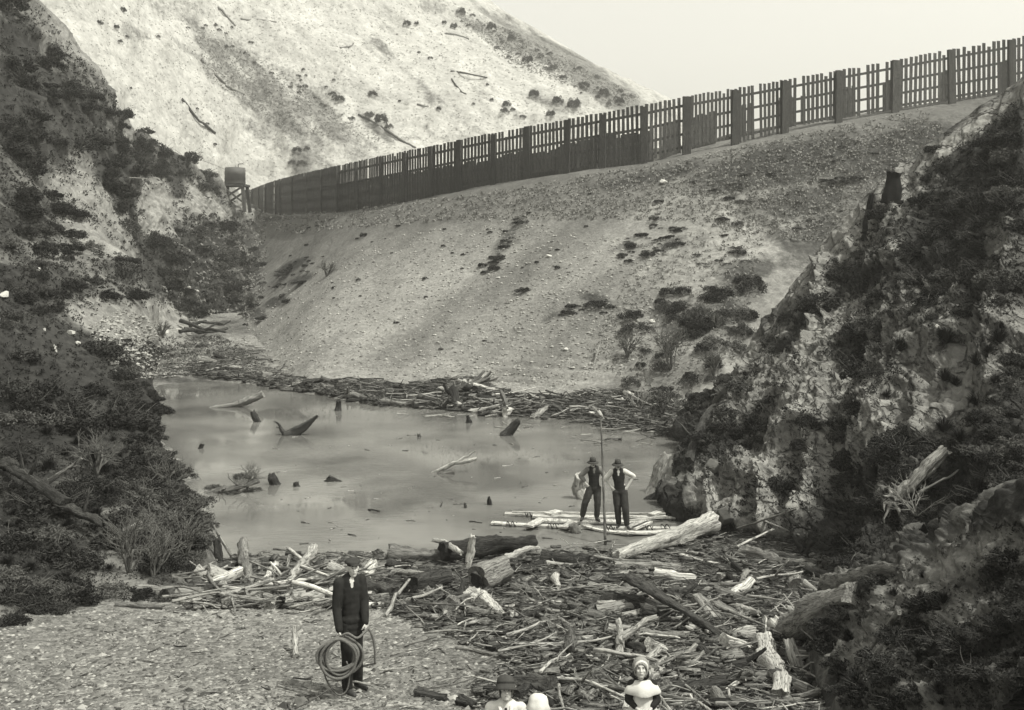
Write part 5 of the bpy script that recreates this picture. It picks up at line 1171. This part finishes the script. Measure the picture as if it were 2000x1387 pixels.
def torso(mb, sh_l, sh_r, hip_l, hip_r, k=1.0, r=.105, belly=.0):
    sl, sr, hl, hr = [np.array(v, float) for v in (sh_l, sh_r, hip_l, hip_r)]
    cs = (sl + sr) / 2; ch = (hl + hr) / 2; up = cs - ch
    for t, wx in ((0, .155), (.15, .15), (.32, .14), (.5, .145), (.68, .165), (.85, .175), (.97, .15)):
        c = ch + up * t + np.array((0, -belly * math.sin(math.pi * t), 0))
        xa = (sr - sl) if t > .5 else (hr - hl); ang = math.atan2(xa[1], xa[0])
        mb.add(*sphere_pts(c, (wx * k, r * k * (1 if t > .1 else 1.05), .105 * k + np.linalg.norm(up) * .06), R=rotz(ang)))
    cap(mb, sl, .062 * k, sr, .062 * k)
def boot(parent, ankle, fd, s=1.0, mat=None, top=.16):
    """fd: foot direction in the ground plane"""
    mb = MB(); a = np.array(ankle, float); f = np.array((fd[0], fd[1], 0.0)); f /= np.linalg.norm(f)
    g0 = a[2] - .085 * s
    cap(mb, a + (0, 0, top * s), .058 * s, a, .05 * s); cap(mb, a - (0, 0, .03 * s), .046 * s, a + f * .10 * s - (0, 0, .045 * s), .042 * s)
    cap(mb, a + f * .10 * s - (0, 0, .048 * s), .042 * s, a + f * .17 * s - (0, 0, .055 * s), .034 * s); cap(mb, a - f * .04 * s - (0, 0, .05 * s), .036 * s, a + f * .02 * s - (0, 0, .05 * s), .04 * s)
    return remesh(mb, 'boot', [mat or M['boot']], parent, .012, 2)
def felt_hat(parent, q, s=1.0, brim=.15, mat=None, droop=.030, crown=.115, yaw=0, name='hat'):
    mb = MB(); c = q(0, .008, .052)
    pr = [(brim, -droop), (brim * .8, .0), (.088, .004), (.086, .05), (.078, crown * .85), (.05, crown), (.0, crown - .012)]
    inner = [(brim - .003, -droop - .004), (brim * .8, -.006), (.08, -.004), (.06, .01)]
    mb.lathe([(r * s, z * s) for r, z in inner[::-1] + pr], (0, 0, 0), 28, .92, 1.06)
    o = mb.build(name, mat or M['hat'], parent); o.location = Vector(c); o.rotation_euler = (.02, 0, yaw)
    mb2 = MB(); mb2.lathe([(.0895 * s, .006 * s), (.091 * s, .008 * s), (.089 * s, .034 * s), (.0875 * s, .036 * s)], (0, 0, 0), 28, .92, 1.06); mb2.build('hat_band', M['black'], o)
    return o
def mirror(p): return p
def raft_man(base, joints, label, shirt, sleeve_roll, yaw, seed, moustache=True, pole=None):
    J = {k: np.array(v, float) for k, v in joints.items()}
    root = empty('person', Vector(base)); tag(root, label, 'person')
    hs = .98
    mb = MB(); marks, q = head(mb, J['head'], yaw, hs, moustache, tilt=-.15)
    cap(mb, J['head'] - (0, -.015, .08), .052, (J['shl'] + J['shr']) / 2 + (0, 0, .02), .058)
    torso(mb, J['shl'], J['shr'], J['hpl'], J['hpr'], .85, .09)
    for s in 'lr':
        limb(mb, [J['sh' + s], J['el' + s], J['wr' + s]], [.045, .038, .027])
        hd = J['hd' + s] - J['wr' + s]; hand(mb, J['wr' + s], hd, J.get('pn' + s, np.array((0, 1, 0))), 1.0, 1.15 if s in (pole or '') else .55, 1 if s == 'l' else -1)
        limb(mb, [J['hp' + s], J['kn' + s], J['an' + s]], [.075, .052, .04])
    remesh(mb, 'body', [M['skin'], M['skindark']], root, .0075, 2, marks)
    mb = MB(); torso(mb, J['shl'], J['shr'], J['hpl'] + (0, 0, .12), J['hpr'] + (0, 0, .12), .93, .105)
    for s in 'lr':
        e = J['el' + s]; w = e + (J['wr' + s] - e) * sleeve_roll
        limb(mb, [J['sh' + s], (J['sh' + s] + e) / 2, e, w], [.07, .068, .062, .054])
    remesh(mb, 'shirt', [shirt], root, .014, 6)
    mb = MB(); torso(mb, J['shl'] * (.78, 1, 1) + (.22 * (J['shl'][0] + J['shr'][0]) / 2, 0, 0), J['shr'] * (.78, 1, 1) + (.22 * (J['shl'][0] + J['shr'][0]) / 2, 0, 0), J['hpl'] + (0, 0, .06), J['hpr'] + (0, 0, .06), 1.0, .115)
    c = (J['shl'] + J['shr']) / 2
    v = remesh(mb, 'waistcoat', [M['black'], shirt], root, .013, 7, [(c + (0, -.10, .01), (.035, .09, .05), 1), (c + (0, -.10, -.05), (.02, .09, .05), 1)])
    mb = MB(); 
    hm = (J['hpl'] + J['hpr']) / 2
    mb.add(*sphere_pts(hm + (0, 0, .03), (.165, .12, .13)))
    for s in 'lr': limb(mb, [J['hp' + s], (J['hp' + s] + J['kn' + s]) / 2, J['kn' + s], (J['kn' + s] + J['an' + s]) / 2, J['an' + s] + (0, 0, .05)], [.108, .102, .088, .082, .07])
    remesh(mb, 'trousers', [M['trouser'] if seed == 1 else M['dark']], root, .014, 3)
    boot(root, J['anl'], (-.35, -1)); boot(root, J['anr'], (.35, -1))
    felt_hat(root, q, 1.04, .165, yaw=yaw); root.scale = (.98, .98, .965)
    mb = MB(); mb.add(*sphere_pts(q(0, .03, .03), (.079, .085, .075))); remesh(mb, 'hair', [M['hair']], root, .012, 1)
    return root
baseA = P(1160, 1024, 28.0) * (1, 1, 0) + (0, 0, .12)
sA = 77.0 / 75
raft_man(baseA, dict(head=(-.03, -.02, 1.535), shl=(-.165, 0, 1.375), shr=(.16, 0, 1.385), hpl=(-.085, 0, .86), hpr=(.085, 0, .86), ell=(-.35, .05, 1.19), wrl=(-.215, -.02, .99), hdl=(-.15, -.06, .92), pnl=(.3, 1, 0),
     elr=(.30, -.06, 1.17), wrr=(.235, -.30, 1.20), hdr=(.21, -.38, 1.21), pnr=(-1, .2, 0), knl=(-.24, -.05, .47), anl=(-.30, .03, .085), knr=(.09, -.05, .47), anr=(.075, -.02, .085)),
     'man in dark hat and grey shirt on the raft, holding the upright pole', M['greycloth'], .6, .1, 1, True, 'r')
baseB = P(1213, 1037, 27.25) * (1, 1, 0) + (0, 0, .12)
raft_man(baseB, dict(head=(-.085, -.02, 1.625), shl=(-.245, 0, 1.465), shr=(.085, 0, 1.475), hpl=(-.115, 0, .93), hpr=(.06, 0, .93), ell=(-.40, .06, 1.26), wrl=(-.25, -.02, 1.06), hdl=(-.18, -.06, .99), pnl=(.3, 1, 0),
     elr=(.33, .06, 1.33), wrr=(.155, -.02, 1.06), hdr=(.09, -.06, .99), pnr=(-.3, 1, 0), knl=(-.09, -.02, .5), anl=(-.06, .03, .085), knr=(.10, -.13, .49), anr=(.14, -.10, .085)),
     'man in dark hat, white rolled sleeves and black waistcoat, hands on hips on the raft', M['white'], .12, 0.0, 2)

def rope_man():
    b = P(684, 1338, 14.8); b[2] = ground_z(b[0], b[1]); root = empty('person', Vector(b)); tag(root, 'young man in flat cap and long dark coat standing on the gravel with a rope', 'person')
    A = np.array
    hc = A((.045, -.03, 1.635)); yaw = .38
    shl, shr = A((-.15, -.10, 1.455)), A((.145, .06, 1.465)); hpl, hpr = A((-.05, -.05, .90)), A((.09, .03, .90))
    ell, wrl = A((-.175, -.13, 1.16)), A((-.115, -.25, .895)); elr, wrr = A((.20, .03, 1.18)), A((.235, -.12, .955))
    knl, anl = A((-.015, -.12, .48)), A((-.035, -.06, .085)); knr, anr = A((.09, .05, .49)), A((.085, .18, .085))
    mb = MB(); marks, q = head(mb, hc, yaw, 1.04, tilt=-.12)
    cap(mb, hc - (.005, -.01, .08), .052, (shl + shr) / 2 + (0, 0, .02), .06); torso(mb, shl, shr, hpl, hpr, .85, .09)
    for a in ((shl, ell, wrl), (shr, elr, wrr)): limb(mb, a, [.045, .038, .027])
    hand(mb, wrl, (.12, -.1, -1), (1, .2, 0), 1.05, 1.2, -1); hand(mb, wrr, (.25, -.3, -.9), (-1, .3, 0), 1.05, 1.1, 1)
    for a in ((hpl, knl, anl), (hpr, knr, anr)): limb(mb, a, [.075, .055, .042])
    remesh(mb, 'body', [M['skin'], M['skindark']], root, .007, 2, marks)
    mb = MB(); torso(mb, shl, shr, hpl + (0, 0, .1), hpr + (0, 0, .1), .98, .112)
    hm = (hpl + hpr) / 2
    for z, rx in ((.97, .18), (.88, .19), (.80, .195)): mb.add(*sphere_pts(A((hm[0], hm[1], z)), (rx, .135, .09), R=rotz(.4)))
    for a in ((shl, (shl + ell) / 2, ell, wrl - (wrl - ell) * .05), (shr, (shr + elr) / 2, elr, wrr - (wrr - elr) * .05)): limb(mb, a, [.078, .075, .068, .054])
    cap(mb, hc - (.01, -.03, .115), .075, (shl + shr) / 2 + (0, .02, .01), .09)
    c = (shl + shr) / 2
    fr = rotz(yaw) @ A((0, -1, 0))
    marks = [(c + fr * .12 + (0.0, 0, .045), (.032, .08, .05), 1), (c + fr * .12 + (.004, 0, -.01), (.020, .08, .05), 1)]
    remesh(mb, 'coat', [M['black'], M['white']], root, .011, 12, marks)
    mb = MB()
    mb.add(*sphere_pts(hm, (.165, .12, .13), R=rotz(.4)))
    for a in ((hpl, (hpl + knl) / 2, knl, (knl + anl) / 2, anl + (0, 0, .02)), (hpr, (hpr + knr) / 2, knr, (knr + anr) / 2, anr + (0, 0, .02))): limb(mb, a, [.1, .095, .082, .08, .075])
    remesh(mb, 'trousers', [M['black']], root, .013, 3)
    boot(root, anl, (.75, -.7), 1.0, None, .08); boot(root, anr, (.8, -.6), 1.0, None, .08)
    # flat cap
    mb = MB(); mb.add(*sphere_pts(q(0, .0, .085), (.118, .132, .042), R=rotz(yaw))); mb.add(*sphere_pts(q(0, .01, .055), (.086, .100, .045), R=rotz(yaw))); mb.add(*sphere_pts(q(0, -.098, .050), (.066, .052, .010), R=rotz(yaw)))
    remesh(mb, 'flat_cap', [M['knit'] if False else M['dark']], root, .009, 2)
    mb = MB(); mb.add(*sphere_pts(q(0, .03, .03), (.079, .083, .07), R=rotz(yaw))); remesh(mb, 'hair', [M['hair']], root, .01, 1)
    root.scale = (.95, 1.0, 1.05)
    # rope coil in the right hand, free end from the left hand
    cl = empty('rope_coil', Vector(b)); cl.scale = (1.03, 1.03, 1.05); tag(cl, 'coil of thick rope hanging from the man hand, one end over to his other hand', 'rope')
    hx = wrl + A((.012, -.055, -.075)); r = np.random.RandomState(3); mb = MB(); pts = []
    nl = 9
    for k in range(nl):
        rx = .225 + .05 * r.uniform(-1, 1); rz = .235 + .045 * r.uniform(-1, 1); cx = hx[0] + .035 * r.uniform(-1, 1) + .01; yy = (k - nl / 2) * .012
        top = hx[2] + .012 * r.uniform(-1, 1) + .005; tl = r.uniform(-.1, .1)
        for t in np.linspace(0, 1, 30, endpoint=False):
            a = 2 * math.pi * t + math.pi / 2; w = .6 + .4 * (1 - max(0, math.sin(a)) ** 3)
            X = rx * math.cos(a) * w; Z = rz * (math.sin(a) - 1)
            pts.append((cx * (1 - w) + cx * w + X * math.cos(tl) - Z * math.sin(tl) * .4, hx[1] + yy + .035 * math.cos(a), top + Z + X * math.sin(tl) * .3))
    mb.tube(pts, .019, 8); mb.build('coil', M['rope'], cl)
    mb = MB(); lp = [(hx[0] - .03, hx[1], hx[2]), (hx[0] - .2, hx[1], hx[2] - .25), (hx[0] - .17, hx[1], hx[2] - .52), (hx[0] - .02, hx[1], hx[2] - .72), (hx[0] + .1, hx[1] + .02, hx[2] - .68), (hx[0] + .14, hx[1] + .02, hx[2] - .45), (hx[0] + .10, hx[1], hx[2] - .3)]
    P_ = catmull(A(lp), 40, 0); mb.tube(P_, .011, 6); mb.build('hanging_loop', M['rope'], cl)
    mb = MB(); h2 = wrr + A((.03, -.05, -.07))
    lp = [(hx[0] + .02, hx[1], hx[2] + .02), (hx[0] + .12, hx[1] - .01, hx[2] + .06), (hx[0] + .24, hx[1], hx[2] + .0), (h2[0] - .03, h2[1] - .03, h2[2] - .01), (h2[0], h2[1], h2[2] + .01), (h2[0] + .06, h2[1], h2[2] - .10), (h2[0] + .085, h2[1], h2[2] - .25), (h2[0] + .09, h2[1], h2[2] - .45)]
    P_ = catmull(A(lp), 50, 0); mb.tube(P_, .0165, 7); mb.build('free_end', M['rope'], cl)
rope_man()

def skirt(parent, name, mat, prof, c, sx=1, sy=.8, wob=.09, wn=13):
    mb = MB(); mb.lathe(prof, (0, 0, 0), 66, sx, sy, wob=wob, wn=wn); o = mb.build(name, mat, parent); o.location = Vector(c); return o
def girl():
    d = 12.3; b = P(1255, 1300, d); b[2] = ground_z(b[0], b[1]); root = empty('person', Vector(b)); tag(root, 'little girl in white pinafore and knitted bonnet with hands clasped', 'person')
    topz = P(1250, 1284, d)[2] - b[2]; s = topz / 1.06; A = np.array
    def J(x, y, z): return A((x * s, y * s, z * s))
    mb = MB(); hc = J(-.02, -.01, .925); marks, q = head(mb, hc, -.08, .93 * s, False, tilt=-.28)
    cap(mb, hc - (0, -.02, .07 * s), .038 * s, J(-.015, .01, .77), .04 * s)
    shl, shr = J(-.125, .01, .745), J(.12, .01, .745); ell, elr = J(-.165, -.02, .575), J(.165, -.02, .575); wrl, wrr = J(-.045, -.15, .49), J(.055, -.15, .49)
    torso(mb, shl, shr, J(-.06, 0, .45), J(.06, 0, .45), .62 * s, .085)
    limb(mb, [shl, ell, wrl], [.034 * s, .028 * s, .02 * s]); limb(mb, [shr, elr, wrr], [.034 * s, .028 * s, .02 * s])
    hand(mb, wrl, (.9, -.15, -.35), (0, 1, -.2), .72 * s, .8, -1); hand(mb, wrr, (-.9, -.25, -.3), (0, 1, -.2), .72 * s, .8, 1)
    for x in (-.055, .055): limb(mb, [J(x, 0, .45), J(x, -.01, .25), J(x, .01, .07)], [.06 * s, .042 * s, .034 * s])
    remesh(mb, 'body', [M['skin'], M['skindark']], root, .006, 2, marks)
    mb = MB(); torso(mb, shl, shr, J(-.06, 0, .47), J(.06, 0, .47), .70 * s, .09)
    for a in ((shl, (shl + ell) / 2, ell, ell + (wrl - ell) * .55), (shr, (shr + elr) / 2, elr, elr + (wrr - elr) * .55)): limb(mb, a, [.052 * s, .052 * s, .046 * s, .036 * s])
    remesh(mb, 'dress_sleeves', [M['black']], root, .01, 2)
    skirt(root, 'pinafore', M['white'], [(.23 * s, .20 * s), (.215 * s, .30 * s), (.185 * s, .42 * s), (.135 * s, .53 * s), (.118 * s, .60 * s), (.112 * s, .72 * s), (.085 * s, .76 * s)], (0, -.012, 0), 1, .88, .05)
    mb = MB(); mb.lathe([(.196 * s, .655 * s), (.200 * s, .672 * s), (.165 * s, .74 * s), (.09 * s, .79 * s), (.052 * s, .805 * s), (.04 * s, .79 * s)], (0, 0, 0), 60, 1, .74, wob=.10, wn=4); o = mb.build('collar', M['white'], root); o.location = (-.0, -.005, .0)
    for x in (-.055, .055): boot(root, J(x, .01, .06), (x * 2, -1), .66 * s, None, .2)
    # bonnet with pale stripe
    mb = MB(); mb.add(*sphere_pts(q(0, .022, .040), A((.102, .105, .105)) * s)); mb.add(*sphere_pts(q(0, .035, -.03), A((.093, .08, .07)) * s))
    R = rotz(-.08); f = q(0, -.098, -.02)
    bo = remesh(mb, 'bonnet', [M['knit'], M['white']], root, .008, 2)
    me = bo.data; nf = len(me.polygons); C = np.empty(nf * 3, np.float32); me.polygons.foreach_get('center', C); C = C.reshape(-1, 3) - q(0, 0, 0)
    mi = np.zeros(nf, np.int32); rr = (C[:, 1] < -.028 * s) & (C[:, 1] > -.046 * s) & (C[:, 2] > -.02 * s); mi[rr] = 1; me.polygons.foreach_set('material_index', mi)
    # open the face: drop faces of the bonnet in front of the face
    import bmesh
    bm = bmesh.new(); bm.from_mesh(me); fc = q(0, -.09, -.02)
    dele = [f_ for f_ in bm.faces if ((f_.calc_center_median().x - fc[0]) / (.068 * s)) ** 2 + ((f_.calc_center_median().z - fc[2]) / (.078 * s)) ** 2 < 1 and f_.calc_center_median().y < q(0, -.02, 0)[1]]
    bmesh.ops.delete(bm, geom=dele, context='FACES'); bm.to_mesh(me); bm.free()
    mb = MB(); mb.add(*sphere_pts(q(-.085, .03, -.06), A((.022, .03, .05)) * s)); mb.add(*sphere_pts(q(.085, .03, -.06), A((.022, .03, .05)) * s)); mb.add(*sphere_pts(q(0, .022, .040), A((.077, .080, .066)) * s)); remesh(mb, 'hair', [M['hair']], root, .008, 1)
girl()
def woman():
    d = 12.0; b = P(988, 1330, d); b[2] = ground_z(b[0], b[1]); root = empty('person', Vector(b)); tag(root, 'woman in dark cloche hat and white blouse with dark tie seated on the shore', 'person')
    A = np.array; zt = P(988, 1325, d)[2] - b[2]
    hc = A((.0, -.02, zt - .135)); mb = MB(); marks, q = head(mb, hc, .12, .98, tilt=-.34)
    shz = hc[2] - .20
    shl, shr = A((-.165, .02, shz)), A((.165, .02, shz)); hz = max(.13, shz - .52)
    cap(mb, hc - (0, -.02, .08), .048, (shl + shr) / 2 + (0, 0, .03), .05); torso(mb, shl, shr, A((-.09, .03, hz)), A((.09, .03, hz)), .85, .09)
    ell, elr = A((-.215, -.03, shz - .28)), A((.215, -.03, shz - .28)); wrl, wrr = A((-.12, -.26, shz - .36)), A((.12, -.26, shz - .36))
    limb(mb, [shl, ell, wrl], [.042, .035, .024]); limb(mb, [shr, elr, wrr], [.042, .035, .024])
    hand(mb, wrl, (.8, -.4, -.1), (0, 0, -1), .92, .6, 1); hand(mb, wrr, (-.8, -.4, -.1), (0, 0, -1), .92, .6, -1)
    for x in (-1, 1): limb(mb, [A((x * .09, .0, hz)), A((x * .12, -.36, .30)), A((x * .08, -.55, .07))], [.08, .055, .04])
    remesh(mb, 'body', [M['skin'], M['skindark']], root, .0075, 2, marks)
    mb = MB(); torso(mb, shl, shr, A((-.08, .03, hz + .08)), A((.08, .03, hz + .08)), .97, .115)
    for a in ((shl, (shl + ell) / 2, ell, ell + (wrl - ell) * .85), (shr, (shr + elr) / 2, elr, elr + (wrr - elr) * .85)): limb(mb, a, [.066, .066, .064, .05])
    c = (shl + shr) / 2
    remesh(mb, 'blouse', [M['white'], M['skin']], root, .012, 9, [(c + (0, -.1, .07), (.035, .08, .05), 1)])
    mb = MB(); mb.tube([c + (0, -.115, .045), c + (.005, -.165, -.02), c + (.012, -.185, -.12), c + (.015, -.18, -.25)], [.014, .018, .022, .026], 8, flat=.4); mb.build('neck_tie', M['black'], root)
    for sx in (-1, 1):
        mb = MB(); mb.tube([c + (sx * .06, -.01, .075), c + (sx * .065, -.10, .05), c + (sx * .04, -.165, -.04)], [.012, .024, .006], 8, flat=.35); mb.build('collar', M['white'], root)
    mb = MB(); limb(mb, [A((-.08, .02, hz)), A((-.12, -.34, .30)), A((-.09, -.52, .12))], [.14, .12, .11]); limb(mb, [A((.08, .02, hz)), A((.12, -.34, .30)), A((.09, -.52, .12))], [.14, .12, .11]); cap(mb, (0, -.3, .26), .12, (0, -.45, .16), .12)
    remesh(mb, 'skirt', [M['dark']], root, .016, 4)
    for x in (-1, 1): boot(root, A((x * .08, -.56, .08)), (x * .2, -1), .88)
    mb = MB(); mb.lathe([(.060, .02), (.098, -.03), (.140, -.052), (.146, -.046), (.112, -.015), (.102, .03), (.094, .075), (.06, .105), (0, .112)], (0, 0, 0), 28, .98, 1.06); o = mb.build('cloche_hat', M['hat'], root); o.location = Vector(q(0, .012, .062)); o.rotation_euler = (-.40, .05, .12)
    mb = MB(); mb.lathe([(.104, .0), (.1065, .004), (.1035, .034), (.101, .036)], (0, 0, 0), 28, .98, 1.06); mb.build('hat_band', M['black'], o)
    mb = MB(); mb.add(*sphere_pts(q(0, .025, .0), (.084, .085, .09))); remesh(mb, 'hair', [M['hair']], root, .012, 1)
woman()
def toddler():
    d = 11.8; b = P(1051, 1345, d); b[2] = ground_z(b[0], b[1]); root = empty('person', Vector(b)); tag(root, 'toddler in white sun hat, only hat and face showing at the bottom edge', 'person')
    A = np.array; zt = P(1050, 1357, d)[2] - b[2]; s = .95
    hc = A((0, -.02, zt - .125)); mb = MB(); marks, q = head(mb, hc, 0, s, tilt=-.3)
    sh = hc[2] - .155; shl, shr = A((-.10, 0, sh)), A((.10, 0, sh)); hz = sh - .26
    cap(mb, hc - (0, -.02, .06), .034, (shl + shr) / 2 + (0, 0, .02), .036); torso(mb, shl, shr, A((-.05, 0, hz)), A((.05, 0, hz)), .55, .085)
    ell, elr, wrl, wrr = A((-.15, -.01, sh - .14)), A((.15, -.01, sh - .14)), A((-.13, -.08, sh - .25)), A((.13, -.08, sh - .25))
    limb(mb, [shl, ell, wrl], [.03, .026, .019]); limb(mb, [shr, elr, wrr], [.03, .026, .019]); hand(mb, wrl, (.1, -.3, -1), (1, 0, 0), .62, .5, 1); hand(mb, wrr, (-.1, -.3, -1), (-1, 0, 0), .62, .5, -1)
    for x in (-.05, .05): limb(mb, [A((x, 0, hz)), A((x, -.01, hz * .55)), A((x, .01, .06))], [.055, .04, .032])
    remesh(mb, 'body', [M['skin'], M['skindark']], root, .006, 2, marks)
    skirt(root, 'smock', M['white'], [(.17, hz * .55), (.15, hz), (.12, hz + .14), (.115, sh - .02), (.06, sh + .035)], (0, 0, 0), 1, .85)
    mb = MB(); limb(mb, [shl, ell, ell + (wrl - ell) * .8], [.045, .045, .034]); limb(mb, [shr, elr, ell * (-1, 1, 1) + (wrr - elr) * .8], [.045, .045, .034]); remesh(mb, 'smock_sleeves', [M['white']], root, .009, 2)
    for x in (-.05, .05): boot(root, A((x, .01, .055)), (x, -1), .6)
    mb = MB(); mb.lathe([(.09, .015), (.102, -.02), (.134, -.062), (.138, -.057), (.112, -.008), (.106, .035), (.09, .075), (.055, .095), (0, .099)], (0, 0, 0), 34, 1, 1.04, wob=.05, wn=5); o = mb.build('sun_hat', M['white'], root); o.location = Vector(q(0, 0, .04)); o.rotation_euler = (-.22, .05, 0)
toddler()

# ------------------------------------------------------------------ light, sky, camera
SUN = np.array((.45, -.24, .85)); SUN /= np.linalg.norm(SUN)
sl = bpy.data.lights.new('sun', 'SUN'); sl.energy = 3.3; sl.angle = math.radians(.6); sl.color = (1, .985, .90)
so = bpy.data.objects.new('sun', sl); COL.objects.link(so); so.rotation_euler = Vector(SUN).to_track_quat('Z', 'Y').to_euler(); so.location = (0, 0, 80)
w = bpy.data.worlds.new('World'); SC.world = w; w.use_nodes = True; nt = w.node_tree; bg = nt.nodes['Background']
sk = nt.nodes.new('ShaderNodeTexSky'); sk.sky_type = 'NISHITA'; sk.sun_disc = False
sk.sun_elevation = math.asin(SUN[2]); sk.sun_rotation = math.atan2(SUN[0], SUN[1]); sk.dust_density = 4.0; sk.altitude = 300
sp = nt.nodes.new('ShaderNodeSeparateColor'); nt.links.new(sk.outputs[0], sp.inputs[0])     # plates of the time saw mostly blue
cb = nt.nodes.new('ShaderNodeCombineColor')
for k, f in enumerate((1.07, 1.055, .97)):
    m = nt.nodes.new('ShaderNodeMath'); m.operation = 'MULTIPLY'; m.inputs[1].default_value = f; nt.links.new(sp.outputs[2], m.inputs[0]); nt.links.new(m.outputs[0], cb.inputs[k])
nt.links.new(cb.outputs[0], bg.inputs['Color']); bg.inputs['Strength'].default_value = .15
# the air itself: pale haze from the pond to the hill
hm_ = bpy.data.materials.new('haze_air'); hm_.use_nodes = True; hn = hm_.node_tree; hn.nodes.remove(hn.nodes['Principled BSDF'])
pv = hn.nodes.new('ShaderNodeVolumePrincipled'); pv.inputs['Color'].default_value = (1, .99, .93, 1); pv.inputs['Density'].default_value = .0009; pv.inputs['Anisotropy'].default_value = .3
hn.links.new(pv.outputs[0], [n for n in hn.nodes if n.type == 'OUTPUT_MATERIAL'][0].inputs['Volume'])
hb_ = MB(); hb_.box((0, 650, 97), (2200, 1540, 201)); ho = hb_.build('haze', hm_, smooth_=False); ho['kind'] = 'stuff'; ho['label'] = 'thin pale haze in the air of the valley'
cd = bpy.data.cameras.new('camera'); co = bpy.data.objects.new('camera', cd); COL.objects.link(co); SC.camera = co
co.location = CAM; co.rotation_euler = (math.radians(90), 0, 0)
cd.sensor_fit = 'HORIZONTAL'; cd.sensor_width = 36; cd.lens = 36 * F / 2000; cd.shift_y = -(693.5 - HY) / 2000; cd.clip_end = 3000
SC.view_settings.view_transform = 'Standard'; SC.view_settings.look = 'None'; SC.view_settings.exposure = .70; SC.view_settings.gamma = 1
SC.cycles.max_bounces = 6
